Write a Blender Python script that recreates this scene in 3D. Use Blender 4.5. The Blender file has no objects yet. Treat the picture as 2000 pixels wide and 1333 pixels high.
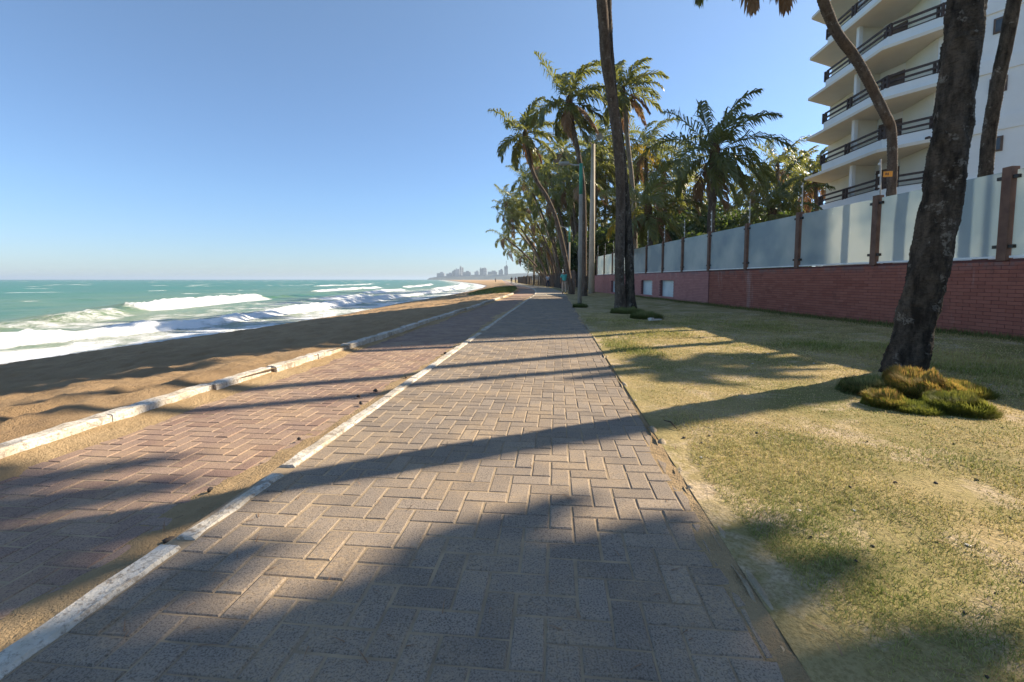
import bpy, math, random
import numpy as np
from mathutils import Vector

SC = bpy.context.scene
COL = SC.collection

# ------------------------------------------------------------------ camera
F = 889.0; PITCH = math.radians(4.1); PY = 610.0; H = 1.07
cam_d = bpy.data.cameras.new("camera"); cam = bpy.data.objects.new("camera", cam_d); COL.objects.link(cam)
cam_d.sensor_width = 36.0; cam_d.sensor_fit = 'HORIZONTAL'; cam_d.lens = 36.0 * F / 2000.0
cam_d.shift_y = -(666.5 - PY) / 2000.0
cam_d.clip_start = 0.05; cam_d.clip_end = 40000.0
cam.location = (0, 0, H); cam.rotation_euler = (math.radians(90) - PITCH, 0, 0)
SC.camera = cam

# ------------------------------------------------------------------ light
SUN_AZ = math.radians(68.0); SUN_EL = math.radians(32.5)
w = bpy.data.worlds.new("World"); SC.world = w; w.use_nodes = True
nt = w.node_tree; nt.nodes.clear()
sky = nt.nodes.new('ShaderNodeTexSky'); sky.sky_type = 'NISHITA'; sky.sun_disc = False
sky.sun_elevation = SUN_EL; sky.sun_rotation = SUN_AZ
sky.altitude = 0; sky.air_density = 1.0; sky.dust_density = 0.25; sky.ozone_density = 3.0
bg = nt.nodes.new('ShaderNodeBackground'); bg.inputs['Strength'].default_value = 0.10
wo = nt.nodes.new('ShaderNodeOutputWorld')
tcw = nt.nodes.new('ShaderNodeTexCoord'); sxw = nt.nodes.new('ShaderNodeSeparateXYZ'); nt.links.new(tcw.outputs['Generated'], sxw.inputs[0])
crw = nt.nodes.new('ShaderNodeValToRGB'); crw.color_ramp.elements[0].position = 0.0; crw.color_ramp.elements[0].color = (.52, .62, .82, 1)
crw.color_ramp.elements[1].position = .55; crw.color_ramp.elements[1].color = (1.0, .98, .93, 1)
e_ = crw.color_ramp.elements.new(.16); e_.color = (.68, .78, .92, 1)
nt.links.new(sxw.outputs[2], crw.inputs[0])
mxw = nt.nodes.new('ShaderNodeMix'); mxw.data_type = 'RGBA'; mxw.blend_type = 'MULTIPLY'; mxw.inputs[0].default_value = 1.0
nt.links.new(sky.outputs[0], mxw.inputs[6]); nt.links.new(crw.outputs[0], mxw.inputs[7])
nt.links.new(mxw.outputs[2], bg.inputs[0]); nt.links.new(bg.outputs[0], wo.inputs[0])
sd = bpy.data.lights.new("sun", 'SUN'); sd.energy = 5.0; sd.angle = math.radians(0.55); sd.color = (1.0, 0.86, 0.66)
sun = bpy.data.objects.new("sun", sd); COL.objects.link(sun)
SV = Vector((math.sin(SUN_AZ) * math.cos(SUN_EL), math.cos(SUN_AZ) * math.cos(SUN_EL), math.sin(SUN_EL)))
sun.rotation_euler = SV.to_track_quat('Z', 'Y').to_euler(); sun.location = (20, 10, 40)
SC.view_settings.view_transform = 'Standard'; SC.view_settings.look = 'None'
SC.view_settings.exposure = 1.02; SC.view_settings.gamma = 1.0; SC.view_settings.use_curve_mapping = False
SC.cycles.volume_bounces = 0
SC.cycles.transparent_max_bounces = 12

# ------------------------------------------------------------------ helpers
def at(px, py, Y):
    x = (px - 1000) / F; y = -(py - PY) / F
    r = (x, math.cos(PITCH) + y * math.sin(PITCH), -math.sin(PITCH) + y * math.cos(PITCH))
    t = Y / r[1]
    return Vector((r[0] * t, Y, H + r[2] * t))
def gp(px, py, z=0.0):
    x = (px - 1000) / F; y = -(py - PY) / F
    r = (x, math.cos(PITCH) + y * math.sin(PITCH), -math.sin(PITCH) + y * math.cos(PITCH))
    t = (z - H) / r[2]
    return Vector((r[0] * t, r[1] * t, z))

TH = math.radians(5.6); CT, ST = math.cos(TH), math.sin(TH)
def bend(v):                       # the promenade bends away to the left beyond 28 m
    v = np.asarray(v, float)
    return -0.0018 * np.clip(v - 28, 0, 60) ** 2 - .12 * np.clip(v - 88, 0, 1e5)
def uv2xy(u, v, curve=True):
    u = np.asarray(u, float); v = np.asarray(v, float)
    if curve: u = u + bend(v)
    return u * CT + v * ST, -u * ST + v * CT

def shore_u(v):
    v = np.asarray(v, float)
    return np.interp(v, [-400, 12, 22, 32, 40, 70, 110, 160, 232, 400, 2600],
                     [-16, -14.65, -13.5, -14.0, -14.8, -15.6, -18.4, -25, -41, -86, -680])

def _h(ix, iy, s):
    n = (ix.astype(np.int64) * 374761393 + iy.astype(np.int64) * 668265263 + s * 2147483647) & 0xffffffff
    n = ((n ^ (n >> 13)) * 1274126177) & 0xffffffff
    return ((n ^ (n >> 16)) & 0xffff) / 65535.0
def vnoise(x, y, s=0):
    x = np.asarray(x, float); y = np.asarray(y, float)
    ix, iy = np.floor(x), np.floor(y); fx, fy = x - ix, y - iy
    fx = fx * fx * (3 - 2 * fx); fy = fy * fy * (3 - 2 * fy)
    a, b = _h(ix, iy, s), _h(ix + 1, iy, s); c, d = _h(ix, iy + 1, s), _h(ix + 1, iy + 1, s)
    return (a + (b - a) * fx) * (1 - fy) + (c + (d - c) * fx) * fy
def fbm(x, y, s=0, o=4):
    r = 0; a = 0.5; t = 0
    x = np.asarray(x, float); y = np.asarray(y, float)
    for k in range(o):
        r = r + a * vnoise(x, y, s + k * 17); t += a; a *= 0.5; x = x * 2.03 + 3.1; y = y * 2.03 + 7.7
    return r / t - 0.5
def sstep(a, b, x):
    t = np.clip((np.asarray(x, float) - a) / (b - a), 0, 1); return t * t * (3 - 2 * t)

def make_mesh(name, V, polys, smooth=False, attrs=None):
    """V (n,3); polys: list of int arrays each (m,k)."""
    me = bpy.data.meshes.new(name)
    V = np.asarray(V, np.float32).reshape(-1, 3)
    polys = [np.asarray(p, np.int32) for p in polys if len(p)]
    me.vertices.add(len(V)); me.vertices.foreach_set('co', V.ravel())
    nl = sum(p.size for p in polys); npg = sum(len(p) for p in polys)
    me.loops.add(nl); me.polygons.add(npg)
    me.loops.foreach_set('vertex_index', np.concatenate([p.ravel() for p in polys]))
    tot = np.concatenate([np.full(len(p), p.shape[1], np.int32) for p in polys])
    st = np.concatenate([[0], np.cumsum(tot)[:-1]]).astype(np.int32)
    me.polygons.foreach_set('loop_start', st); me.polygons.foreach_set('loop_total', tot)
    me.polygons.foreach_set('use_smooth', np.full(npg, bool(smooth)))
    if attrs:
        for k, a in attrs.items():
            at_ = me.attributes.new(k, 'FLOAT', 'POINT'); at_.data.foreach_set('value', np.asarray(a, np.float32))
    me.update(calc_edges=True); me.validate()
    return me
def tag(o, label=None, cat=None, group=None, kind=None):
    if label: o['label'] = label
    if cat: o['category'] = cat
    if group: o['group'] = group
    if kind: o['kind'] = kind
    return o
def obj(name, me, mat=None, parent=None, **k):
    o = bpy.data.objects.new(name, me); COL.objects.link(o)
    if mat is not None and me is not None and len(me.materials) == 0: me.materials.append(mat)
    if parent is not None: o.parent = parent
    return tag(o, **k)
def empty(name, loc=(0, 0, 0), rz=0, **k):
    o = bpy.data.objects.new(name, None); COL.objects.link(o); o.location = loc; o.rotation_euler[2] = rz
    return tag(o, **k)

class MB:
    def __init__(s): s.V = []; s.P = {}; s.n = 0; s.A = []
    def add(s, V, polys, rnd=0.5):
        V = np.asarray(V, float).reshape(-1, 3)
        for p in polys:
            p = np.asarray(p, np.int32)
            if len(p): s.P.setdefault(p.shape[1], []).append(p + s.n)
        s.V.append(V); s.A.append(np.broadcast_to(np.asarray(rnd, float), (len(V),))); s.n += len(V)
        return s
    def box(s, c, d, rz=0.0, rnd=0.5, tilt=None):
        x, y, z = [q / 2 for q in d]
        V = np.array([[a * x, b * y, e * z] for e in (-1, 1) for b in (-1, 1) for a in (-1, 1)])
        if tilt is not None: V = V @ np.array(tilt).T
        ca, sa = math.cos(rz), math.sin(rz)
        V = np.stack([V[:, 0] * ca - V[:, 1] * sa, V[:, 0] * sa + V[:, 1] * ca, V[:, 2]], 1) + np.array(c)
        return s.add(V, [[[0, 2, 3, 1], [4, 5, 7, 6], [0, 1, 5, 4], [2, 6, 7, 3], [0, 4, 6, 2], [1, 3, 7, 5]]], rnd)
    def prism(s, pts, z0, z1, rnd=0.5):
        n = len(pts); P = np.array([(p[0], p[1], z) for z in (z0, z1) for p in pts])
        q = [[i, (i + 1) % n, n + (i + 1) % n, n + i] for i in range(n)]
        s.add(P, [q, [list(range(n - 1, -1, -1))], [list(range(n, 2 * n))]], rnd); return s
    def beam(s, a, b, w_, h_, rnd=0.5):
        a, b = Vector(a), Vector(b); d = b - a; L = d.length; d.normalize()
        up = Vector((0, 0, 1)) if abs(d.z) < .95 else Vector((1, 0, 0))
        sx = d.cross(up).normalized(); uz = sx.cross(d)
        V = []
        for p in (a, b):
            for i, j in ((-1, -1), (1, -1), (1, 1), (-1, 1)): V.append(p + sx * (w_ / 2 * i) + uz * (h_ / 2 * j))
        return s.add([tuple(v) for v in V], [[[0, 1, 2, 3], [7, 6, 5, 4], [0, 4, 5, 1], [1, 5, 6, 2], [2, 6, 7, 3], [3, 7, 4, 0]]], rnd)
    def tube(s, pts, rad, n=8, rnd=0.5, disp=None):
        V, P = tube_arr(pts, rad, n, disp); return s.add(V, P, rnd)
    def mesh(s, name, smooth=False):
        return make_mesh(name, np.concatenate(s.V), [np.concatenate(p) for p in s.P.values()], smooth, {'rnd': np.concatenate(s.A)})

def tube_arr(pts, rad, n=8, disp=None):
    P = np.array([tuple(p) for p in pts], float); m = len(P)
    R = np.broadcast_to(np.asarray(rad, float), (m,)) if np.ndim(rad) <= 1 else rad
    T = np.gradient(P, axis=0); T /= np.linalg.norm(T, axis=1)[:, None] + 1e-9
    ref = np.array([0, 0, 1.0]) if abs(T[m // 2][2]) < .8 else np.array([1.0, 0, 0])
    S = np.cross(T, ref); S /= np.linalg.norm(S, axis=1)[:, None] + 1e-9
    U = np.cross(S, T)
    a = np.arange(n) * 2 * np.pi / n
    ring = np.cos(a)[None, :, None] * S[:, None, :] + np.sin(a)[None, :, None] * U[:, None, :]
    rr = R[:, None] * np.ones((1, n))
    if disp is not None: rr = rr + disp
    V = (P[:, None, :] + ring * rr[..., None]).reshape(-1, 3)
    i = np.arange(m - 1)[:, None] * n; j = np.arange(n)[None, :]; k = (j + 1) % n
    q = np.stack([i + j, i + k, i + n + k, i + n + j], -1).reshape(-1, 4)
    return V, [q, np.array([np.arange(n)[::-1]]), np.array([np.arange(n) + (m - 1) * n])]

def grid_faces(nu, nv):
    i = np.arange(nu - 1)[:, None]; j = np.arange(nv - 1)[None, :]
    a = i * nv + j
    return np.stack([a, a + nv, a + nv + 1, a + 1], -1).reshape(-1, 4)
def spline(pts, n):
    P = [Vector(p) for p in pts]; P = [P[0] * 2 - P[1]] + P + [P[-1] * 2 - P[-2]]
    out = []; m = len(P) - 3
    for k in range(n):
        t = k / (n - 1) * m; i = min(int(t), m - 1); f = t - i
        a, b, c, d = P[i:i + 4]
        out.append(0.5 * ((2 * b) + (c - a) * f + (2 * a - 5 * b + 4 * c - d) * f * f + (3 * b - a - 3 * c + d) * f ** 3))
    return out

# ------------------------------------------------------------------ materials
class NT:
    def __init__(s, name, rough=0.8, spec=0.3):
        s.m = bpy.data.materials.new(name); s.m.use_nodes = True; s.t = s.m.node_tree
        s.b = s.t.nodes['Principled BSDF']; s.b.inputs['Roughness'].default_value = rough
        s.b.inputs['Specular IOR Level'].default_value = spec
        s.out = s.t.nodes['Material Output']
        s.pos = s.n('ShaderNodeNewGeometry').outputs['Position']
    def n(s, t, **k):
        o = s.t.nodes.new(t)
        for a, b in k.items(): setattr(o, a, b)
        return o
    def l(s, a, b): s.t.links.new(a, b)
    def noise(s, scale, detail=4, rough=.55, vec=None, dist=0):
        q = s.n('ShaderNodeTexNoise'); q.inputs['Scale'].default_value = scale; q.inputs['Detail'].default_value = detail
        q.inputs['Roughness'].default_value = rough; q.inputs['Distortion'].default_value = dist
        s.l(vec if vec is not None else s.pos, q.inputs['Vector']); return q.outputs['Fac']
    def voro(s, scale, vec=None, out='Distance'):
        q = s.n('ShaderNodeTexVoronoi'); q.inputs['Scale'].default_value = scale
        s.l(vec if vec is not None else s.pos, q.inputs['Vector']); return q.outputs[out]
    def scaled(s, v, src=None):
        q = s.n('ShaderNodeMapping'); q.inputs['Scale'].default_value = v
        s.l(src if src is not None else s.pos, q.inputs['Vector']); return q.outputs[0]
    def attr(s, name):
        q = s.n('ShaderNodeAttribute'); q.attribute_name = name; return q.outputs['Fac']
    def ramp(s, f, a, b, lo=0., hi=1.):
        q = s.n('ShaderNodeMapRange'); q.inputs[1].default_value = a; q.inputs[2].default_value = b
        q.inputs[3].default_value = lo; q.inputs[4].default_value = hi; q.clamp = True
        s.l(f, q.inputs[0]); return q.outputs[0]
    def math(s, op, a, b=None):
        q = s.n('ShaderNodeMath', operation=op)
        for i, x in enumerate((a, b)):
            if x is None: continue
            if isinstance(x, (int, float)): q.inputs[i].default_value = x
            else: s.l(x, q.inputs[i])
        return q.outputs[0]
    def mix(s, f, a, b):
        q = s.n('ShaderNodeMix', data_type='RGBA')
        if isinstance(f, (int, float)): q.inputs[0].default_value = f
        else: s.l(f, q.inputs[0])
        for i, x in ((6, a), (7, b)):
            if isinstance(x, tuple): q.inputs[i].default_value = (*x, 1)
            else: s.l(x, q.inputs[i])
        return q.outputs[2]
    def color(s, c):
        if isinstance(c, tuple): s.b.inputs['Base Color'].default_value = (*c, 1)
        else: s.l(c, s.b.inputs['Base Color'])
    def bump(s, f, strength=.3, dist=.01):
        q = s.n('ShaderNodeBump'); q.inputs['Strength'].default_value = strength; q.inputs['Distance'].default_value = dist
        s.l(f, q.inputs['Height']); s.l(q.outputs[0], s.b.inputs['Normal'])
    def translucent(s, col, fac):
        tr = s.n('ShaderNodeBsdfTranslucent'); mx = s.n('ShaderNodeMixShader'); mx.inputs[0].default_value = fac
        if isinstance(col, tuple): tr.inputs[0].default_value = (*col, 1)
        else: s.l(col, tr.inputs[0])
        s.l(s.b.outputs[0], mx.inputs[1]); s.l(tr.outputs[0], mx.inputs[2]); s.l(mx.outputs[0], s.out.inputs['Surface'])

def simple(name, c, c2=None, scale=3, rough=.8, bs=40, bump=.2, bd=.005, spec=.3, metal=0):
    m = NT(name, rough, spec); c2 = c2 or tuple(x * .75 for x in c)
    f = m.ramp(m.noise(scale, 5, .6), .35, .65)
    m.color(m.mix(f, c2, c)); m.b.inputs['Metallic'].default_value = metal
    if bump: m.bump(m.noise(bs, 4), bump, bd)
    return m.m

def m_paver(name, base, base2, sandc):
    m = NT(name, .85, .25)
    r = m.attr('rnd')
    c = m.mix(r, base, base2)
    sp = m.ramp(m.noise(160, 3, .7), .38, .52)                 # dark aggregate pits
    c = m.mix(m.math('MULTIPLY', m.math('SUBTRACT', 1.0, sp), .75), c, tuple(x * .28 for x in base))
    lt = m.ramp(m.noise(300, 2, .5), .66, .74)
    c = m.mix(m.math('MULTIPLY', lt, .6), c, (.45, .42, .38))
    dust = m.math('MULTIPLY', m.ramp(m.noise(2.2, 5, .65), .42, .68), m.ramp(m.noise(60, 4, .6), .3, .7))
    c = m.mix(m.math('MULTIPLY', dust, .55), c, sandc)
    m.color(c)
    m.bump(m.math('ADD', m.noise(160, 3, .7), m.math('MULTIPLY', m.noise(35, 3), .6)), .55, .004)
    return m.m
SANDC = (.60, .42, .23)
M_GREY = m_paver('grey_paver', (.235, .19, .15), (.33, .27, .215), SANDC)
M_RED = m_paver('red_paver', (.275, .180, .140), (.37, .265, .20), SANDC)
def m_sand(name, a, b, c3):
    m = NT(name, .95, .15)
    c = m.mix(m.ramp(m.noise(1.6, 6, .65), .35, .65), a, b)
    c = m.mix(m.math('MULTIPLY', m.ramp(m.noise(90, 3, .7), .6, .72), .5), c, c3)
    sp_ = m.n('ShaderNodeSeparateXYZ'); m.l(m.pos, sp_.inputs[0])
    wet = m.math('MULTIPLY', m.ramp(sp_.outputs[2], -.93, -1.12), .55)
    c = m.mix(wet, c, (.10, .07, .045)); m.l(m.ramp(wet, 0, .55, .95, .35), m.b.inputs['Roughness'])
    m.color(c); m.bump(m.math('ADD', m.noise(6, 8, .75), m.math('MULTIPLY', m.noise(110, 2), .25)), 1.0, .11)
    return m.m
M_SAND = m_sand('beach_sand', (.40, .265, .145), (.52, .355, .20), (.16, .105, .065))
M_DRIFT = m_sand('drift_sand', (.50, .34, .18), (.62, .45, .26), (.3, .2, .12))
M_JOINT = simple('joint_sand', (.42, .315, .20), (.27, .205, .135), 6, .95, 150, .5, .004)

def m_white_kerb():
    m = NT('whitewashed_kerb', .85, .2)
    f = m.ramp(m.noise(6, 8, .78, dist=.8), .40, .47)
    f2 = m.ramp(m.noise(45, 4, .7), .36, .5)
    f = m.math('MULTIPLY', f, f2)
    conc = m.mix(m.noise(30, 3), (.22, .18, .14), (.42, .36, .29))
    stn = m.ramp(m.noise(2.5, 5, .7), .42, .62)
    m.color(m.mix(f, conc, m.mix(stn, (.66, .62, .55), (.50, .42, .31))))
    m.bump(m.math('ADD', m.noise(25, 5, .7), m.math('MULTIPLY', m.noise(120, 3), .4)), .8, .012)
    return m.m
M_KERB = m_white_kerb()
M_EDGE = simple('rough_concrete_edge', (.46, .37, .25), (.30, .24, .16), 12, .95, 60, .9, .015)

def m_lawn():
    m = NT('dry_lawn_soil', .95, .1)
    a = m.mix(m.ramp(m.noise(.9, 5, .6), .38, .62), (.27, .235, .095), (.46, .35, .18))
    sandy = m.ramp(m.noise(1.5, 5, .7, dist=.4), .52, .64)
    c = m.mix(sandy, a, (.56, .44, .30))
    c = m.mix(m.math('MULTIPLY', m.ramp(m.noise(70, 4, .7), .45, .6), .5), c, (.17, .13, .05))
    m.color(c); m.bump(m.math('ADD', m.noise(40, 5, .7), m.noise(7, 3)), .7, .025)
    return m.m
M_LAWN = m_lawn()
def m_blade(name, ca, cb, tr=.35, dry=(.62, .50, .22)):
    m = NT(name, .7, .2)
    r = m.attr('rnd')
    g = m.mix(m.ramp(m.noise(.9, 5, .6), .36, .62), ca, cb)
    c = m.mix(m.ramp(r, .35, .95), g, dry)
    m.color(c); m.translucent(c, tr); return m.m
M_BLADE = m_blade('dry_grass_blade', (.20, .245, .05), (.46, .40, .15), .3, (.64, .50, .24))
M_TUFT = m_blade('tussock_blade', (.15, .19, .03), (.26, .24, .05), .45, (.48, .30, .09))
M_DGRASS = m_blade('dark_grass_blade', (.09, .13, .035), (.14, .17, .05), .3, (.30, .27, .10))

def m_bark(name, dark, lite, lichen=.3, ringscale=0):
    m = NT(name, .9, .15)
    st = m.scaled((1, 1, .35))
    c = m.mix(m.ramp(m.noise(9, 6, .7, vec=st), .38, .62), dark, lite)
    li = m.math('MULTIPLY', m.ramp(m.noise(5, 4, .6), .60, .64), m.ramp(m.noise(40, 3), .4, .55))
    c = m.mix(m.math('MULTIPLY', li, lichen), c, (.50, .48, .42))
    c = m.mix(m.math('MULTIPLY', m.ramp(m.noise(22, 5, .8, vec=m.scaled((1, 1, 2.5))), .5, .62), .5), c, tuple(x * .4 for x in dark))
    m.color(c)
    m.bump(m.math('ADD', m.noise(30, 6, .8, vec=m.scaled((1, 1, 1.8))), m.math('MULTIPLY', m.noise(5, 3, vec=m.scaled((.5, .5, 5))), .8)), 1.0, .03)
    return m.m
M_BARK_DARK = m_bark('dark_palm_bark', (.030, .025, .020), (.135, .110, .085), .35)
M_BARK = m_bark('brown_palm_bark', (.085, .062, .047), (.17, .13, .10), .3)
M_BARK_PALE = m_bark('pale_palm_bark', (.16, .13, .10), (.32, .27, .21), .3)
def m_leaf(name, a, b, tr, trc, rough=.42):
    m = NT(name, rough, .5)
    r = m.attr('rnd'); c = m.mix(r, a, b); m.color(c)
    m.translucent(m.mix(r, trc, tuple(x * 1.25 for x in trc)), tr); return m.m
M_FROND = m_leaf('green_frond', (.075, .095, .033), (.19, .19, .08), .36, (.30, .31, .06))
M_FROND_Y = m_leaf('yellow_frond', (.24, .18, .03), (.34, .25, .04), .4, (.5, .36, .04))
M_FROND_DRY = m_leaf('dry_frond', (.20, .12, .07), (.32, .21, .13), .2, (.35, .2, .1), .8)
M_LEAF = m_leaf('broad_leaf', (.035, .060, .020), (.075, .10, .03), .3, (.14, .2, .03), .5)
M_HUSK = simple('palm_fibre', (.16, .10, .05), (.07, .045, .025), 14, .95, 60, .6, .02)
M_NUT = simple('coconut_green', (.16, .14, .04), (.10, .08, .03), 8, .5)

# ------------------------------------------------------------------ ground, path, beach, sea
VF = np.concatenate([np.arange(-6, 0, .5), np.arange(0, 6, .06), np.arange(6, 14, .11), np.arange(14, 40, .35), 40 * 1.045 ** np.arange(0, 96)])
def lawn_z(u, v):
    X, Y = uv2xy(u, v)
    z = .010 + .05 * fbm(X * .55, Y * .55, 3, 3) * sstep(.75, 1.4, u) + .026 * fbm(X * 5, Y * 5, 9, 4) * sstep(.68, .85, u) + .012 * fbm(X * 17, Y * 17, 10, 2) * sstep(.68, .8, u)
    wallx = 8.14 - .0527 * (Y - 7.57)
    z = z + .09 * sstep(3.0, .2, wallx - X) * sstep(1.0, 2.5, u)
    return z
def lawn_zxy(X, Y):
    u = X * CT - Y * ST; v = X * ST + Y * CT
    return lawn_z(u - bend(v), v)
US = np.concatenate([np.arange(.68, 2.2, .035), np.arange(2.2, 9.0, .10), np.arange(9, 24, .8), 24 * 1.16 ** np.arange(0, 38)])
UU, VV = np.meshgrid(US, VF, indexing='ij'); X, Y = uv2xy(UU, VV)
Z = lawn_z(UU, VV) - .0 * UU
g = make_mesh('ground', np.stack([X, Y, Z], -1), [grid_faces(len(US), len(VF))], True)
ground = obj('ground', g, M_LAWN, kind='structure')

# base slab under the promenade (bed of jointing sand)
def strip(name, u0, u1, z, mat, v0=-6, v1=30, nu=2, parent=None, dz=None, **k):
    vs = VF[(VF >= v0) & (VF <= v1)]; us_ = np.linspace(u0, u1, nu)
    A, B = np.meshgrid(us_, vs, indexing='ij'); x, y = uv2xy(A, B)
    zz = np.full_like(x, z) if dz is None else z + dz(A, B)
    return obj(name, make_mesh(name, np.stack([x, y, zz], -1), [grid_faces(nu, len(vs))], True), mat, parent, **k)

footpath = strip('footpath', -1.58, .72, -.0040, M_JOINT, v1=470, kind='structure')
cyclepath = strip('cycle_path', -3.62, -1.50, -.0738, M_JOINT, v1=470, kind='structure')
mf = NT('far_grey_paving', .85, .2); mf.color(mf.mix(mf.ramp(mf.noise(9, 5, .7, vec=mf.scaled((1, .5, 1))), .4, .6), (.34, .30, .25), (.44, .37, .28))); M_FARG = mf.m
mf = NT('far_red_paving', .85, .2); mf.color(mf.mix(mf.ramp(mf.noise(9, 5, .7, vec=mf.scaled((1, .5, 1))), .4, .6), (.32, .20, .165), (.42, .30, .21))); M_FARR = mf.m
strip('far_paving', -1.46, .66, 0.0, M_FARG, 30, 470, parent=footpath)
strip('far_paving', -3.40, -1.60, -.07, M_FARR, 30, 470, parent=cyclepath)

def paver_arr(hx, hy, b=.005, dep=.03, jit=0, rs=None):
    o = [(-hx, -hy), (hx, -hy), (hx, hy), (-hx, hy)]
    V = [(x, y, -dep) for x, y in o] + [(x, y, -b * .9) for x, y in o] + [(x - math.copysign(b, x), y - math.copysign(b, y), 0) for x, y in o]
    V = np.array(V)
    if jit and rs: V[:, :2] += np.array([[rs.uniform(-jit, jit), rs.uniform(-jit, jit)] for _ in range(12)])
    q = []
    for i in range(4):
        j = (i + 1) % 4; q += [[i, j, 4 + j, 4 + i], [4 + i, 4 + j, 8 + j, 8 + i]]
    q.append([8, 9, 10, 11]); return V, [q]
def pavers(path, u0, u1, v0, v1, z, mat, seed, n_ind=300, skip=None):
    rs = random.Random(seed); a = .1035; gap = .0025
    cells = []
    nu = int((u1 - u0) / a) + 3; nv = int((v1 - v0) / a) + 3
    for i in range(-2, nu):
        for j in range(-2, nv):
            k = (i + j) % 4
            if k == 0: b = (i * a, j * a, (i + 2) * a, (j + 1) * a)
            elif k == 2: b = (i * a, j * a, (i + 1) * a, (j + 2) * a)
            else: continue
            x0, y0, x1, y1 = b[0] + u0, b[1] + v0, b[2] + u0, b[3] + v0
            x0, x1 = max(x0, u0), min(x1, u1); y0, y1 = max(y0, v0), min(y1, v1)
            if x1 - x0 < .03 or y1 - y0 < .03: continue
            cu, cv = (x0 + x1) / 2, (y0 + y1) / 2
            if skip and skip(cu, cv): continue
            cells.append((cu, cv, (x1 - x0) / 2 - gap, (y1 - y0) / 2 - gap))
    def score(c):
        x, y = uv2xy(c[0], c[1]); x = float(x); y = float(y)
        if y < .95 or abs(x / y) > 1.19: return 1e9
        return x * x + y * y
    cells.sort(key=score)
    cache = {}
    big = MB()
    for n, (cu, cv, hx, hy) in enumerate(cells):
        x, y = uv2xy(cu, cv); dz = rs.gauss(0, .0011) + .004 * float(fbm(cu * 1.3, cv * 1.3, 5, 2)); r = min(1, max(0, rs.gauss(.45, .28)))
        tx, ty = rs.gauss(0, .006), rs.gauss(0, .006)
        if n < n_ind and score((cu, cv)) < 1e8:
            key = (round(hx, 2), round(hy, 2), rs.randrange(7))
            if key not in cache:
                V, P = paver_arr(hx, hy, .006, .035, .0016, rs)
                cache[key] = make_mesh('paver', V, P, False, {'rnd': np.full(12, r)}); cache[key].materials.append(mat)
            o = obj('paver', cache[key], mat, path); o.location = (x, y, z + dz); o.rotation_euler = (tx, ty, -TH + rs.gauss(0, .006))
        else:
            V, P = paver_arr(hx, hy, .005, .012 if cv > 8 else .03)
            rz = rs.gauss(0, .006); V[:, 2] += tx * V[:, 1] - ty * V[:, 0]
            V[:, 0], V[:, 1] = V[:, 0] - rz * V[:, 1], V[:, 1] + rz * V[:, 0]
            cx, cy = uv2xy(V[:, 0] + cu, V[:, 1] + cv)
            big.add(np.stack([cx, cy, V[:, 2] + z + dz], 1), P, r)
    obj('paving', big.mesh('paving'), mat, path, kind='stuff')
pavers(footpath, -1.475, .655, -1.0, 30, 0.0, M_GREY, 1)
pavers(cyclepath, -3.395, -1.60, .0, 30, -.07, M_RED, 2)

# kerbs
def kerb_stone(parent, u0, u1, v0, v1, ztop, zbot, seed, rough=.008, name='kerb_stone', mat=None, n=None):
    rs = np.random.RandomState(seed); nv = max(3, int((v1 - v0) / .07)) if n is None else n
    prof = [(0, zbot), (0, ztop - .012), (.012, ztop)] + [(k * (u1 - u0) / 4, ztop) for k in (1, 2, 3)] + [(u1 - u0 - .012, ztop), (u1 - u0, ztop - .012), (u1 - u0, zbot)]
    vs = np.linspace(v0, v1, nv); pr = np.array(prof); m = len(prof)
    U_ = u0 + np.tile(pr[:, 0], (nv, 1)); Z_ = np.tile(pr[:, 1], (nv, 1)); V_ = np.tile(vs[:, None], (1, m))
    nz = fbm(U_ * 14 + seed, V_ * 9, seed, 3)
    low = sstep(.18, .36, fbm(V_ * 2.1 + seed * 3.3, V_ * 0 + seed, 4, 2))
    Z_ = Z_ + np.where(pr[:, 1] > zbot, 1, 0) * (nz * rough * 2.6 - low * .02)
    U_ = U_ + fbm(U_ * 11, V_ * 12 + 5, seed + 3, 3) * rough * 2.5 * np.where(np.abs(pr[:, 0] - (u1 - u0) / 2) > (u1 - u0) * .4, 1, .2)
    x, y = uv2xy(U_, V_)
    P = [grid_faces(nv, m), [list(range(m))], [[(nv - 1) * m + q for q in range(m)][::-1]]]
    return obj(name, make_mesh(name, np.stack([x, y, Z_], -1), P, False), mat or M_KERB, parent)
mk = empty('kerb', kind='structure'); mk['label'] = 'flaking white kerb between grey footpath and red cycle path'
rr = random.Random(5); v = -1.5; k = 0
while v < 36:
    L = .78 if v < 14 else 1.6
    v1 = v + L - .012
    if 1.62 < (v + v1) / 2 < 2.1:            # the broken stone, only its ragged stump is left
        kerb_stone(mk, -1.56, -1.482, v + .05, v1 - .1, .008, -.1, 70 + k, .010)
    else:
        kerb_stone(mk, -1.578 + rr.uniform(-.005, .005), -1.482, v, v1, .012 + rr.uniform(-.004, .004), -.1, 70 + k, .006)
    v += L; k += 1
kerb_stone(mk, -1.60, -1.47, 36, 120, .01, -.1, 99, .004, n=90)
lk = empty('kerb', kind='structure'); lk['label'] = 'whitewashed sea side kerb half buried in sand'
v = .5; k = 0
while v < 34:
    L = rr.uniform(.85, 1.05) if v < 12 else 1.9
    du = .16 * float(fbm(v * .35, 3, 8, 2)) + np.interp(v, [0, 4, 5, 12], [0, .02, .1, .14])
    kerb_stone(lk, -3.52 + du, -3.385 + du, v, v + L - (.004 if k % 4 else .04), .032 + rr.uniform(-.004, .004), -.12, 30 + k, .014)
    v += L; k += 1
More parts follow.
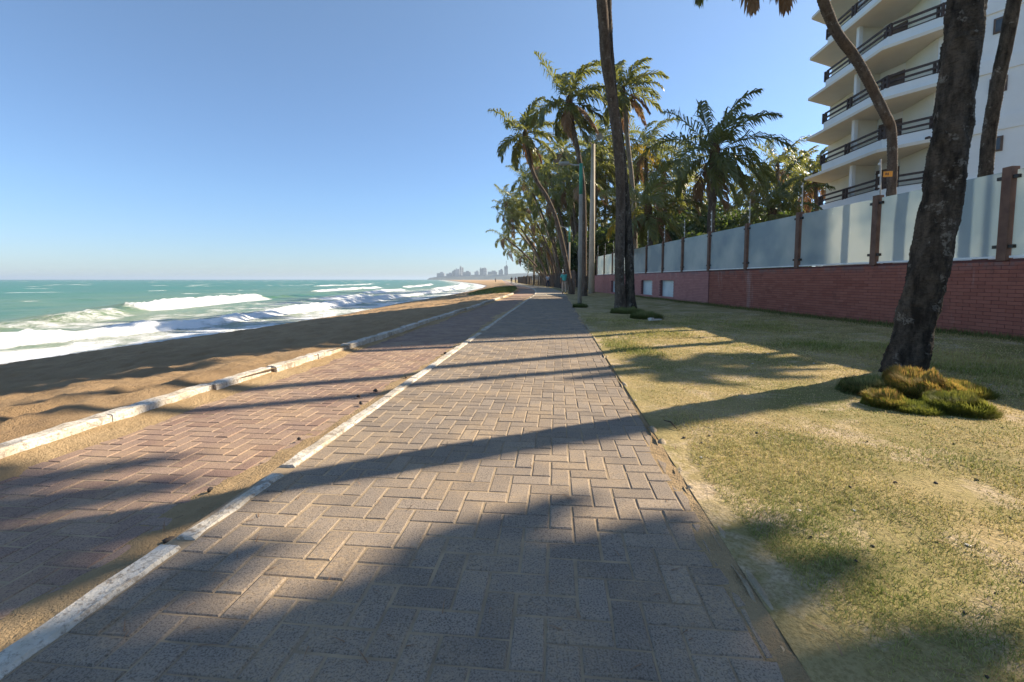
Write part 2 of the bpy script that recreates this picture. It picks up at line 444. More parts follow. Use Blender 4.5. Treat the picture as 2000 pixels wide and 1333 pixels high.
# ragged concrete lip along the lawn side of the footpath
lip = strip('path_edging', .655, .72, .0, M_EDGE, -2, 34, 9, kind='structure',
            dz=lambda a, b: .006 + .075 * fbm(a * 13, b * 11, 21, 4) - .018 * np.exp(-((a - .672 - .05 * fbm(b * 1.5, b * 0, 2, 2)) / .010) ** 2) - .06 * sstep(.70, .76, a))

def drift(name, u0, u1, z, hfun, v0, v1, label=None, nu=16):
    vs = VF[(VF >= v0) & (VF <= v1)]; us_ = np.linspace(u0, u1, nu); A, B = np.meshgrid(us_, vs, indexing='ij'); x, y = uv2xy(A, B)
    zz = z + hfun(A, B)
    return obj(name, make_mesh(name, np.stack([x, y, zz], -1), [grid_faces(nu, len(vs))], True), M_DRIFT, kind='stuff', label=label)
def h1(a, b):
    e = -1.60 - a                                   # distance from the middle kerb
    wd = .26 + .30 * fbm(b * .8, b * 0, 6, 3)
    return .034 * (1 - e / wd) - .006 + .034 * fbm(a * 12, b * 8, 13, 4)
drift('sand_drift', -2.45, -1.59, -.07, h1, -1, 34, 'tan sand blown against the middle kerb over red pavers', 26)
def h2(a, b):
    e = a + 3.40
    wd = .32 + .30 * fbm(b * .5, b * 0 + 3, 8, 3)
    return .05 * (1 - e / wd) - .006 + .028 * fbm(a * 7, b * 5, 15, 4)
drift('sand_drift', -3.50, -2.75, -.07, h2, 0, 34, 'tan sand spread along the sea side kerb', 26)
def h3(a, b):
    e = .70 - a
    wd = .05 + .26 * fbm(b * .7, b * 0 + 9, 8, 3)
    return .012 * (1 - e / np.maximum(wd, .03)) - .002 + .012 * fbm(a * 12, b * 9, 16, 4)
drift('sand_drift', .30, .68, 0, h3, -1, 34, 'thin dusting of sand at the lawn side of the footpath', 16)

# beach
def beach_z(u, v):
    s = shore_u(v); t = np.clip((-3.55 - u) / (-3.55 - s), 0, 1.3)
    z = .03 - 1.23 * t ** 1.15
    near = sstep(-6.6, -4.4, u)
    X, Y = uv2xy(u, v, False)
    z = z + near * (.16 * fbm(X * 1.1, Y * .8, 31, 3) + .02) * sstep(-3.5, -3.8, u) + .20 * fbm(X * .35, Y * .22, 33, 3) * sstep(0, .3, t) * sstep(1.0, .75, t)
    z = z + .055 * fbm(X * 3.2, Y * 3.2, 35, 3) * sstep(1.0, .8, t) * sstep(-3.45, -3.7, u)
    z = np.where(t > 1, z - .4 * (t - 1), z)
    return z
T = np.concatenate([np.linspace(0, .25, 44), np.linspace(.26, 1.0, 110), np.linspace(1.03, 1.35, 12)])
vb = np.concatenate([np.arange(-14, 0, .4), VF[VF >= 0]])
TT, VB = np.meshgrid(T, vb, indexing='ij')
left = -3.42 + np.interp(VB, [0, 4, 5, 12], [0, .02, .1, .14]) + bend(VB) * 1.0
SU = shore_u(VB); SU = np.where(VB > 60, np.minimum(SU, left - 3), SU)
UB = left + (SU - left) * TT
def beach_z2(u, v, t):
    e = left - u
    X, Y = uv2xy(u, v, False)
    z = .02 - 1.22 * t ** 1.12
    z = z + sstep(0.05, .5, e) * sstep(3.6, 1.2, e) * (.10 * fbm(X * 1.5, Y * .9, 31, 4) + .015)
    z = z + .22 * fbm(X * .33, Y * .22, 33, 3) * sstep(.05, .3, t) * sstep(1.0, .8, t)
    z = z + .085 * fbm(X * 4.2, Y * 4.2, 35, 4) * sstep(1.02, .85, t) * sstep(.05, .4, e)
    rg = 1 - np.abs(2 * fbm(X * 3.1 + 9, Y * 2.4, 37, 3)) * 2
    z = z + .045 * rg * sstep(1.0, .9, t) * sstep(.1, .5, e)
    return np.where(t > 1, z - .3 * (t - 1), z)
X, Y = uv2xy(UB, VB, False)
beach = obj('beach', make_mesh('beach', np.stack([X, Y, beach_z2(UB, VB, TT)], -1), [grid_faces(len(T), len(vb))], True), M_SAND, kind='structure')

# sea
SEA = -1.2
def sgn_noise(a, b, s): return 2 * fbm(a, b, s, 3)
D = np.concatenate([np.arange(-1.2, 9, .14), np.arange(9, 26, .26), 26 * 1.035 ** np.arange(0, 182)])
VS = np.concatenate([-np.geomspace(1400, 4, 50), np.arange(0, 60, .24), 60 * 1.03 ** np.arange(0, 180)])
DD, VV = np.meshgrid(D, VS, indexing='ij'); SUs = shore_u(VV); UUs = SUs - DD
X, Y = uv2xy(UUs, VV, False)
z = np.zeros_like(X); foam = np.zeros_like(X)
amp = sstep(3, 30, DD)
far = 1 - sstep(300, 1500, DD)
z += (.34 * fbm(X * .09 + Y * .02, Y * .045, 41, 3) + .20 * fbm(X * .32, Y * .16, 43, 3) + .07 * fbm(X * 1.3, Y * .8, 45, 2)) * amp * (.25 + .75 * far)
z += .05 * fbm(X * 1.5, Y * .9, 47, 3) * sstep(.5, 3, DD)
def breaker(dc, hgt, front, back, on, seed, ff=1.0, wob=1.0, fpow=1.0):
    """crest at distance dc(v) offshore, steep towards the shore"""
    global z, foam
    dcv = dc + wob * sgn_noise(VV * .16, VV * 0 + seed, seed) + .35 * wob * sgn_noise(VV * .7, VV * 0, seed + 2)
    t = DD - dcv
    pf = np.where(t < 0, np.exp(-(t / front) ** 2), np.exp(-(t / back) ** 2))
    h_ = hgt * on * (1 + .35 * sgn_noise(VV * .5, VV * 0 + 1, seed + 5))
    rag = .85 * hgt * fbm(X * 2.2, Y * 2.2 + DD, seed + 9, 4)
    z = z + pf * (h_ + rag * on * (t < front))
    f = np.where(t < 0, np.exp(-(t / (front * 1.7)) ** 4), np.exp(-(t / (back * .30)) ** 2)) * on * ff
    foam = np.maximum(foam, f + .35 * fbm(X * 1.2, Y * 1.2, seed + 11, 3) * (f > .25))
on1 = .75 + .4 * sstep(-.2, .1, fbm(VV * .12, VV * 0, 50, 2)) - .25 * np.exp(-((VV - 16.2) / .9) ** 2)
breaker(np.interp(VV, [0, 10, 14, 20, 30, 45, 80, 140, 240], [3.4, 3.4, 4.2, 3.4, 4.2, 4.2, 5, 6, 8]), .36, .60, 2.6, on1 * (1 - sstep(150, 400, VV)), 51, 1.2, .5)
on2 = np.clip(.9 * sstep(28, 31, VV) * sstep(50, 47, VV) + 1.0 * sstep(18.5, 16.5, VV) * sstep(-40, 0, VV) + .5 * sstep(20, 22, VV) * sstep(28, 26, VV), 0, 1)
breaker(np.interp(VV, [0, 18, 24, 30, 50, 80], [13, 12, 13.5, 16.5, 19, 20]), .62, .80, 3.6, (.32 + .68 * on2) * sstep(-40, 0, VV) * (1 - .8 * sstep(60, 140, VV)), 61, 0, .8)
f2 = np.maximum(0, 1 - np.abs(DD - np.interp(VV, [0, 18, 24, 30, 50, 80], [13, 12, 13.5, 16.5, 19, 20]) + .7) / 1.9)
foam = np.maximum(foam, np.minimum(1, 2.2 * f2) * on2 * (1.05 + .5 * fbm(X, Y, 63, 3)))
for (dc, v0, v1, hg, sd_) in ((11, 44, 64, .25, 71), (15, 66, 95, .35, 73), (27, 74, 118, .35, 75), (9, 95, 190, .3, 77), (22, 120, 200, .35, 79), (48, -60, -10, .4, 81), (52, 130, 220, .35, 83)):
    on = sstep(v0, v0 + 5, VV) * sstep(v1, v1 - 5, VV)
    breaker(np.full_like(VV, float(dc)), hg, .9, 2.8, on, sd_, 1.1, 1.0)
# churned water between the breakers and the thin wash up the sand
churn = sstep(19, 9, DD + 4 * fbm(VV * .08, VV * 0, 85, 2)) * sstep(-1.0, .2, DD)
st = fbm(X * .55 + Y * .2, Y * .45, 87, 4)
foam = np.maximum(foam, churn * np.clip(.46 + 1.1 * st + .22 * sstep(4, 1.5, DD), 0, .88))
foam = np.maximum(foam, .9 * np.exp(-((DD + .15 - .5 * fbm(VV * .6, VV * 0, 89, 3)) / .22) ** 2))
wc = sstep(.20, .26, fbm(X * .20, Y * .11, 91, 4)) * sstep(24, 45, DD) * (1 - sstep(500, 1500, DD))
foam = np.maximum(foam, wc * .8)
z = z * sstep(-.8, 1.2, DD)
z = np.where(DD < .6, np.minimum(z, .04), z)
def m_sea():
    m = NT('sea_water', .26, .2); m.b.inputs['IOR'].default_value = 1.33
    fo = m.attr('foam'); dd = m.attr('dist')
    deep = m.mix(m.ramp(dd, 6, 70), (.20, .25, .13), (.045, .175, .095))
    deep = m.mix(m.ramp(dd, 150, 1500), deep, (.03, .14, .085))
    deep = m.mix(m.ramp(m.noise(.06, 4, .6), .4, .62), deep, (.06, .17, .10))
    lace = m.voro(1.6, vec=m.scaled((1, .7, 1)))
    br = m.math('ADD', m.math('MULTIPLY', m.noise(2.6, 9, .8, vec=m.scaled((1, .6, 1)), dist=1.2), 1.15), m.math('MULTIPLY', m.math('SUBTRACT', lace, .42), .22))
    br = m.math('SUBTRACT', br, .07)
    br2 = m.noise(9, 5, .7)
    f = m.math('ADD', fo, m.math('MULTIPLY', m.math('SUBTRACT', br, .5), 1.5))
    f = m.math('ADD', f, m.math('MULTIPLY', m.math('SUBTRACT', br2, .5), .35))
    f = m.ramp(f, .36, .80)
    f = m.math('MULTIPLY', f, m.ramp(fo, .02, .16))
    m.color(m.mix(f, deep, (.80, .81, .80)))
    m.l(m.ramp(f, 0, 1, .28, .85), m.b.inputs['Roughness'])
    rip = m.math('ADD', m.math('MULTIPLY', m.noise(1.1, 6, .65, vec=m.scaled((1.2, .7, 1))), 1.0), m.math('MULTIPLY', m.noise(9, 4, .6), .12))
    m.bump(m.math('ADD', rip, m.math('MULTIPLY', f, .35)), .75, .22)
    return m.m
sea = obj('sea', make_mesh('sea', np.stack([X, Y, SEA + z], -1), [grid_faces(len(D), len(VS))], True, {'foam': np.clip(foam, 0, 1.3).ravel(), 'dist': DD.ravel()}), m_sea(), kind='structure')

# ------------------------------------------------------------------ headland and far town
YF = 2450.0
hl = [(840, 543), (852, 541), (866, 540), (880, 539), (900, 538), (925, 537), (950, 536), (975, 536), (1000, 535), (1060, 533), (1150, 532), (1400, 530)]
ms = MB()
P = []; n_h = 60
xs = np.interp(np.linspace(0, 1, n_h), np.linspace(0, 1, len(hl)), [at(a, b, YF).x for a, b in hl])
zs = np.interp(np.linspace(0, 1, n_h), np.linspace(0, 1, len(hl)), [at(a, b, YF).z for a, b in hl])
rows = []
for q, (dy, s) in enumerate(((-90, 0.0), (-60, .55), (-20, .9), (60, 1.0), (220, .7), (420, 0))):
    zz = -2.0 + (zs + 2) * s * (1 + .25 * fbm(xs * .02, xs * 0 + q, 5, 3))
    rows.append(np.stack([xs, np.full(n_h, YF + dy) + 8 * fbm(xs * .03, xs * 0, 6, 2), zz], -1))
headland = obj('hills', make_mesh('hills', np.stack(rows), [grid_faces(6, n_h)], True), simple('headland_scrub', (.05, .06, .05), (.08, .085, .07), .02, .95, .1, 0), kind='structure')
M_CITY = simple('far_town_render', (.34, .34, .34), (.26, .26, .27), .01, .9, 1, 0)
M_CITY2 = simple('far_town_grey', (.12, .13, .14), (.16, .16, .17), .01, .9, 1, 0)
M_DGL = simple('far_window_glass', (.06, .07, .08), None, 1, .3, 1, 0)
town = [(862, 534, 14, 0, 0, 'long low grey block at the seaward tip of the headland'), (878, 535, 12, 0, 1, 'low grey block beside the headland tip'),
        (886, 529, 8, 0, 1, 'mid height dark block left of the twin far towers'), (895, 528, 8, 1, 0, 'pale broad block just left of the tallest white slab'),
        (900, 523, 4, 1, 0, 'narrow pale tower with stepped top left of the white slab'), (902.5, 524, 2.5, 0, 1, 'bright thin white slab tower on the headland'),
        (912, 532, 16, 0, 1, 'long dark low block right of the white slab tower'), (931, 531, 8, 0, 0, 'low pale block left of the crenellated far block'),
        (941, 526, 9, 1, 1, 'stepped far block with two roof turrets'), (948, 526, 6, 1, 0, 'pale far block joined to the stepped block'),
        (962, 531, 18, 0, 1, 'long even row block between the stepped block and the right tower'), (978, 528, 9, 0, 1, 'flat grey block left of the right tower'),
        (988.5, 521, 7, 0, 1, 'grey tower with mast nearest the far palm grove')]
for i, (px, py, wpx, step, dark, lab) in enumerate(town):
    c = at(px, py, YF); wd = wpx / F * YF; h_ = c.z + 2
    t = empty('tower_block', (c.x, YF + (i % 3) * 25 - 20, 0), label=lab, cat='building', group='far buildings on the headland')
    m_ = MB().box((0, 0, h_ / 2 - 2), (wd, 26, h_)); obj('wall', m_.mesh('wall'), M_CITY2 if dark else M_CITY, t)
    for fz in range(1, int(h_ / 9)):
        obj('window_band', MB().box((0, -13.1, fz * 9 - 2), (wd * .86, .5, 2.6)).mesh('window_band'), M_DGL, t)
    mr = MB().box((wd * .12, 0, h_ - 2 + 3), (wd * .4, 12, 6))
    if step: mr.box((-wd * .3, 0, h_ - 2 + 4.5), (wd * .2, 10, 9))
    if i == 12: mr.box((wd * .1, 0, h_ + 14), (1.6, 1.6, 28))
    obj('roof', mr.mesh('roof'), M_CITY2 if dark else M_CITY, t)

# ------------------------------------------------------------------ apartment building
M_WALL = simple('white_render', (.86, .86, .85), (.80, .80, .79), .8, .85, 30, .08)
M_SOFF = simple('cream_soffit', (.84, .77, .66), (.78, .70, .60), .7, .9, 20, .05)
M_CREAM = simple('cream_render', (.84, .80, .68), (.80, .74, .62), .7, .9, 20, .05)
M_RAIL = simple('brown_rail', (.055, .038, .032), (.09, .06, .05), 6, .6, 30, .1)
M_SHUT = simple('brown_shutter', (.16, .11, .085), (.11, .075, .06), 3, .7, 30, .1)
M_WGL = simple('window_glass_dark', (.05, .06, .065), None, 1, .12, 1, 0, spec=.6)
M_STONE = simple('stone_cladding', (.20, .17, .14), (.10, .085, .07), 3.5, .9, 8, .9, .05)
bld = empty('apartment_building', (22, 26, 0), label='white beachfront apartment block with wedge balconies and brown rails', cat='building')
BO = Vector((22, 26, 0))
def bpart(name, m_, mat, parent=None, **k):
    me = m_.mesh(name); me.transform(__import__('mathutils').Matrix.Translation(-BO)); return obj(name, me, mat, parent or bld, **k)
FH = 2.72
Lp, Kp, Rp, Ep = (20.8, 31.2), (20.4, 25.7), (21.5, 23.9), (22.2, 22.7)
NOSE = (20.62, 32.7)
W = [(23.1, 34.0), (22.3, 28.4), (22.6, 27.0), (22.0, 24.4), (22.25, 22.75), (24.15, 19.4), (24.75, 18.62)]
back = [(40, 18), (40, 40), (25.5, 40)]
ZTOP = 21.7
bpart('wall', MB().prism(W[::-1] + [(25.4, 34.6), (40, 40), (40, 24.6)], -.1, ZTOP), M_WALL)
zb0 = 8.05 - 2 * FH                       # underside of the lowest visible slab
floors = range(0, 7)
for k in floors:
    zb = zb0 + k * FH
    # slab: soffit with the pointed nose
    bpart('balcony_slab', MB().prism([NOSE, (Lp[0] - .28, Lp[1]), (Kp[0] - .3, Kp[1] - .02), (Rp[0] - .25, Rp[1] - .12), (22.05, 22.62), (22.6, 23.2), (22.3, 24.6), (22.9, 27.1), (22.6, 28.5), (23.4, 34.0)][::-1], zb, zb + .17), M_SOFF)
    p = MB()
    pl = [(Lp[0], Lp[1] + .0), Kp, Rp, Ep]
    for a, b in zip(pl[:-1], pl[1:]):
        d = Vector((b[0] - a[0], b[1] - a[1], 0)).normalized(); nx = Vector((-d.y, d.x, 0))   # inward
        if nx.x < 0: nx = -nx
        q = [a, b, (b[0] + nx.x * .14, b[1] + nx.y * .14), (a[0] + nx.x * .14, a[1] + nx.y * .14)]
        p.prism(q[::-1] if True else q, zb + .173, zb + .72)
    p.prism([(Lp[0], Lp[1]), (Lp[0] + .14, Lp[1]), (23.0, 33.4), (22.9, 33.55)][::-1], zb + .176, zb + .718)
    bpart('parapet', p, M_WALL)
    rail = MB()
    def railrun(a, b):
        for hh, th_ in ((1.32, .11), (1.02, .10), (.78, .03)):
            rail.beam((a[0] + .06, a[1], zb + hh), (b[0] + .06, b[1], zb + hh), .07, th_)
    for a, b in zip(pl[:-1], pl[1:]): railrun(a, b)
    bpart('railing', rail, M_RAIL)
    posts = MB()
    for (x, y) in (Lp, ((Lp[0] + Kp[0]) / 2 - .02, (Lp[1] + Kp[1]) / 2 + .2), Kp, Rp):
        pp = MB()
        for dy in (-.13, .13): pp.box((x + .06, y + dy + .02, zb + 1.03), (.11, .10, .66))
        pp.box((x + .06, y + .02, zb + 1.05), (.08, .2, .12))
        bpart('railing_post', pp, M_RAIL)
    # column and divider wall, shuttered door, cream flank walls
    bpart('column', MB().box((20.95, 28.55, zb + .17 + (FH - .17) / 2), (.22, .22, FH - .175)), M_WALL)
    bpart('divider_wall', MB().box((21.75, 28.62, zb + .17 + (FH - .17) / 2), (1.35, .1, FH - .175)), M_CREAM)
    d0, d1 = Vector((22.28, 28.33, 0)), Vector((22.57, 27.05, 0))
    bpart('cream_wall', MB().beam(Vector((22.54, 26.95, zb + FH / 2 + .08)), Vector((21.96, 24.4, zb + FH / 2 + .08)), .05, FH - .18)
          .beam(Vector((23.02, 33.9, zb + FH / 2 + .08)), Vector((22.26, 28.8, zb + FH / 2 + .08)), .05, FH - .18), M_CREAM)
    door = bpart('balcony_door', MB().beam(d0 + Vector((-.03, 0, zb + 1.25)), d1 + Vector((-.03, 0, zb + 1.25)), .07, 2.15), M_SHUT)
    dp = MB()
    for s_ in range(7): dp.beam(d0 + Vector((-.08, 0, zb + .35 + s_ * .3)), d1 + Vector((-.08, 0, zb + .35 + s_ * .3)), .03, .05)
    o = bpart('louvre', dp, M_RAIL, door)
# facade ledges and shuttered windows on the near face
fa, fb = Vector((22.25, 22.75, 0)), Vector((24.15, 19.4, 0)); fc = Vector((24.75, 18.62, 0))
fd = (fb - fa).normalized(); fn = Vector((fd.y, -fd.x, 0))
if fn.x > 0: fn = -fn
for k in range(0, 7):
    zb = zb0 + k * FH
    bpart('ledge', MB().beam(fa + fn * .05 + Vector((0, 0, zb + .30)), fc + fn * .05 + Vector((0, 0, zb + .30)), .12, .62), M_WALL)
    for s0, s1, zz0, zz1 in ((.62, 1.22, 1.73, 2.42),):
        a, b = fa + fd * s0 + fn * .02, fa + fd * s1 + fn * .02; zc = zb + (zz0 + zz1) / 2
        fr = bpart('window', MB().beam(a + Vector((0, 0, zc)), b + Vector((0, 0, zc)), .07, zz1 - zz0), M_SHUT)
        bpart('pane', MB().beam(a + fd * .08 + fn * .025 + Vector((0, 0, zc)), b - fd * .08 + fn * .025 + Vector((0, 0, zc)), .04, zz1 - zz0 - .16), M_WGL, fr)
bpart('stone_pillar', MB().prism([(23.75, 19.75), (24.35, 18.75), (24.6, 19.0), (24.1, 19.9)], 0, 6.6), M_STONE)
bpart('roof', MB().prism([NOSE, (20.3, 25.7), (21.4, 23.8), (24.8, 18.4), (40.2, 24.5), (40.2, 40.2), (25.4, 34.8), (23.2, 34.2)][::-1], ZTOP, ZTOP + .4), M_SOFF)
for px, py, Yd, lab in ((1628, 322, 30.9, 0), (1813, 273, 24.0, 0)):
    c = at(px, py, Yd); fl = MB().box((c.x - .12, c.y - .1, c.z), (.10, .22, .22)).box((c.x, c.y, c.z - .12), (.16, .04, .04))
    bpart('floodlight', fl, M_RAIL)

# ------------------------------------------------------------------ garden wall with glass screens
WX = lambda y: 8.14 - .0527 * (y - 7.57)
wa = math.atan2(-.0527, 1.0)
wdir = Vector((-.0527, 1, 0)).normalized(); wn = Vector((-1, -.0527, 0)).normalized()
def m_brick(name, a, b, c3):
    m = NT(name, .8, .25)
    c = m.mix(m.attr('rnd'), a, b)
    c = m.mix(m.math('MULTIPLY', m.ramp(m.noise(3, 6, .7), .55, .7), .5), c, c3)
    hz = m.n('ShaderNodeSeparateXYZ'); m.l(m.pos, hz.inputs[0])
    top = m.math('MULTIPLY', m.ramp(hz.outputs[2], 1.22, 1.40), m.ramp(m.noise(2.4, 5, .7), .47, .53))
    c = m.mix(m.math('MULTIPLY', top, .8), c, (.17, .15, .15))
    c = m.mix(m.math('MULTIPLY', m.ramp(m.noise(1.3, 5, .75, vec=m.scaled((1, 1, .25))), .58, .68), .3), c, (.5, .42, .40))
    m.color(c); m.bump(m.noise(60, 4, .7), .5, .006); return m.m
M_BRK = m_brick('painted_brick', (.27, .088, .060), (.36, .130, .090), (.16, .065, .050))
M_BRK_GLARE = m_brick('painted_brick_glare', (.38, .165, .145), (.46, .21, .185), (.30, .12, .105))  # glare on the far stretch of wall, put into the brick colour as pink
M_MORT = simple('wall_mortar', (.15, .06, .055), (.11, .045, .04), 5, .9)
M_MORT_GLARE = simple('wall_mortar_glare', (.25, .12, .12), (.2, .09, .09), 5, .9)  # mortar lightened with the same painted glare
M_POST = simple('brown_post', (.19, .10, .065), (.12, .062, .042), 5, .65, 40, .2)
M_CLAMP = simple('steel_clamp', (.05, .045, .04), None, 5, .4, metal=.6)
M_ALU = simple('aluminium_channel', (.75, .75, .74), (.6, .6, .6), 3, .4, metal=.2)
def m_frost():
    m = NT('frosted_glass', .22, .55)
    sep = m.n('ShaderNodeSeparateXYZ'); m.l(m.pos, sep.inputs[0])
    sm = m.ramp(m.noise(.7, 3, .5), .38, .62)
    c = m.mix(sm, (.30, .36, .39), (.50, .53, .52))
    m.color(c)
    m.bump(m.noise(2.5, 2), .04, .02)
    tl = m.n('ShaderNodeBsdfTranslucent'); m.l(m.mix(sm, (.42, .50, .54), (.72, .74, .70)), tl.inputs[0])
    tp = m.n('ShaderNodeBsdfRefraction'); tp.inputs[0].default_value = (.75, .85, .86, 1); tp.inputs['Roughness'].default_value = .22; tp.inputs['IOR'].default_value = 1.02
    a = m.n('ShaderNodeMixShader'); a.inputs[0].default_value = .42; m.l(m.b.outputs[0], a.inputs[1]); m.l(tl.outputs[0], a.inputs[2])
    b = m.n('ShaderNodeMixShader'); b.inputs[0].default_value = .22; m.l(a.outputs[0], b.inputs[1]); m.l(tp.outputs[0], b.inputs[2])
    m.l(b.outputs[0], m.out.inputs['Surface']); return m.m
M_FROST = m_frost()
M_NICHE = simple('white_niche_panel', (.62, .68, .68), (.45, .52, .54), 1.2, .3, 20, 0)

def brick_wall(y0, y1, zt, label, mat, mort, n_ind, seed, niches=(), off=0.0):
    rs = random.Random(seed)
    root = empty('garden_wall', (WX(y0) + off, y0, 0), label=label, cat='wall'); o0 = Vector((WX(y0) + off, y0, 0))
    L = (y1 - y0) / wdir.y
    def loc(s, n_, z): return wdir * s + wn * n_ + Vector((0, 0, z))
    core = MB()
    segs = []; prev = 0
    for (a, b, z0n, z1n) in niches:
        sa, sb = (a - y0) / wdir.y, (b - y0) / wdir.y
        segs.append((prev, sa, -.2, zt)); segs.append((sa, sb, z1n, zt)); segs.append((sa, sb, -.2, z0n)); prev = sb
    segs.append((prev, L, -.2, zt))
    for a, b, za, zb_ in segs:
        if b - a > .001: core.beam(loc(a, -.10, (za + zb_) / 2), loc(b, -.10, (za + zb_) / 2), .20, zb_ - za)
    obj('mortar_core', core.mesh('mortar_core'), mort, root)
    cell = []
    ch = .065; n_c = int(zt / ch)
    for j in range(n_c):
        s = -(.115 if j % 2 else 0.0)
        while s < L:
            a, b = max(s, 0) + .003, min(s + .23, L) - .003
            zc = (j + .5) * ch
            if b - a > .03:
                yy = y0 + (a + b) / 2 * wdir.y
                if not any(n0 < yy < n1 and q0 < zc < q1 for n0, n1, q0, q1 in niches): cell.append((a, b, zc))
            s += .23
    def sc(c):
        yy = y0 + (c[0] + c[1]) / 2 * wdir.y; xx = WX(yy)
        if yy < 6.9 or xx / yy > 1.16: return 1e9
        return yy
    cell.sort(key=sc)
    big = MB(); cache = {}
    for n, (a, b, zc) in enumerate(cell):
        r = min(1, max(0, rs.gauss(.5, .25))); pr = .004 + rs.uniform(0, .004)
        if n < n_ind and sc((a, b, zc)) < 1e8:
            key = (round(b - a, 2), rs.randrange(6))
            if key not in cache:
                q = MB().beam((0, -(b - a) / 2, 0), (0, (b - a) / 2, 0), .03, ch - .009, r); cache[key] = q.mesh('brick')
            o = obj('brick', cache[key], mat, root); o.location = loc((a + b) / 2, pr - .015, zc); o.rotation_euler[2] = -math.atan2(wdir.x, wdir.y)
            if n == 0: cache[key].materials[0] = mat
        else:
            big.beam(loc(a, pr - .015, zc), loc(b, pr - .015, zc), .03, ch - .009, r)
    if big.n: obj('brickwork', big.mesh('brickwork'), mat, root, kind='stuff')
    for (a, b, z0n, z1n) in niches:
        sa, sb = (a - y0) / wdir.y, (b - y0) / wdir.y
        obj('niche_panel', MB().beam(loc(sa, -.16, (z0n + z1n) / 2), loc(sb, -.16, (z0n + z1n) / 2), .02, z1n - z0n).mesh('niche_panel'), M_NICHE, root)
        obj('niche_frame', MB().beam(loc(sa + .03, -.13, (z0n + z1n) / 2), loc(sa + .03, -.05, (z0n + z1n) / 2), .06, z1n - z0n).mesh('niche_frame'), M_MORT, root)
    return root, o0
WT = 1.43
brick_wall(-4, 17.6, WT - .02, 'dark red painted brick wall running behind the big leaning palm', M_BRK, M_MORT, 300, 1)
brick_wall(17.6, 37.2, WT - .02, 'far stretch of the red brick wall with low niches, coloured pink for glare', M_BRK_GLARE, M_MORT_GLARE, 0, 2,
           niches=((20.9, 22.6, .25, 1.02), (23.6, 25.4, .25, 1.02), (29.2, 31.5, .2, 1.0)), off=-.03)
screen = empty('glass_fence', (WX(7.57), 7.57, WT), label='frosted glass screen with brown posts along the top of the brick wall', cat='fence')
SO = Vector((WX(7.57), 7.57, WT))
def sp(name, m_, mat, parent=None):
    me = m_.mesh(name); me.transform(__import__('mathutils').Matrix.Translation(-SO)); return obj(name, me, mat, parent or screen)
py_ = [-4.9, -2.4, .1, 2.6, 5.08, 7.57, 10.1, 12.6, 15.1, 17.65, 20.05, 22.3, 24.6, 26.9, 29.1, 31.3, 33.5, 35.7]
M_ROD = simple('galvanised_rod', (.42, .40, .36), (.3, .28, .25), 9, .5, metal=.3)
M_INS = simple('white_insulator', (.75, .74, .70), None, 5, .4)
M_ORANGE = simple('orange_plate', (.85, .36, .05), (.75, .30, .05), 20, .5, 10, 0)
for i, y in enumerate(py_):
    b = Vector((WX(y), y, 0)); zt = 2.90
    po = sp('fence_post', MB().beam(b + wn * .0 + Vector((0, 0, WT - .05)), b + Vector((0, 0, zt)), .15, .13), M_POST)
    cl = MB()
    for zz in (WT + .18, zt - .17):
        for s_ in (-1, 1):
            cm = MB().box(tuple(b + wdir * (.115 * s_) + wn * .02 + Vector((0, 0, zz))), (.06, .09, .055), 0)
            sp('clamp', cm, M_CLAMP, po)
    if y > 9 or y < 0:
        rb = b + wn * -.05 + Vector((0, 0, zt - .25)); lean = Vector((.03, .1, 0)) if abs(y - 10.1) < .1 else Vector((.0, .02, 0))
        rod = sp('fence_rod', MB().tube([rb, rb + Vector((0, 0, .7)) + lean * .6, rb + Vector((0, 0, 1.05)) + lean], .016, 6), M_ROD, po)
        im = MB()
        for q in (.45, .70, .95): im.box(tuple(rb + lean * q + Vector((-.02, 0, q))), (.035, .035, .05))
        sp('insulator', im, M_INS, po)
    if i + 1 < len(py_):
        y2 = py_[i + 1]; c2 = Vector((WX(y2), y2, 0))
        a_, b_ = b + wdir * .10, c2 - wdir * .10
        sp('glass_panel', MB().beam(a_ + Vector((0, 0, (WT + .03 + 2.84) / 2)), b_ + Vector((0, 0, (WT + .03 + 2.84) / 2)), .012, 2.84 - WT - .03), M_FROST)
        sp('bottom_channel', MB().beam(a_ + wn * .012 + Vector((0, 0, WT + .010)), b_ + wn * .012 + Vector((0, 0, WT + .010)), .06, .034), M_ALU)
wp = at(1732, 341, 10.25)
sign = sp('warning_plate', MB().box((wp.x, wp.y - .03, wp.z), (.17, .012, .12), rz=-.3), M_ORANGE)
mk_ = MB()
for q in range(3): mk_.box((wp.x - .05 + q * .045, wp.y - .042, wp.z + .0), (.02, .004, .05), rz=-.3)
sp('marking', mk_, M_RAIL, sign)

# dark lattice fence of timber poles where the brick wall ends
M_TIMB = simple('weathered_pole', (.16, .12, .09), (.08, .06, .05), 4, .9, 30, .5)
pf = empty('pole_fence', (5.6, 38, 0), label='dark weathered pole fence along the path beneath the palm grove', cat='fence')
rs = random.Random(9); fm = MB(); n_p = 0
vs_ = []
v = 38.5
while v < 150:
    vs_.append(v); v += .28 + v * .0045
big = MB()
for v in vs_:
    x, y = uv2xy(1.7 - (v - 38) * .006, v); hh = 1.75 + rs.uniform(-.15, .2)
    q = MB().tube([(0, 0, -.1), (rs.uniform(-.03, .03), 0, hh)], rs.uniform(.035, .06), 5)
    o = obj('pole', q.mesh('pole'), M_TIMB, pf); o.location = (float(x) - 5.6, float(y) - 38, 0)
for zz in (.5, 1.45):
    rail_pts = [(float(uv2xy(1.75 - (v - 38) * .006, v)[0]) - 5.6, float(uv2xy(1.75, v)[1]) - 38, zz) for v in np.linspace(38, 150, 40)]
    obj('cross_rail', MB().tube(rail_pts, .035, 5).mesh('cross_rail'), M_TIMB, pf)

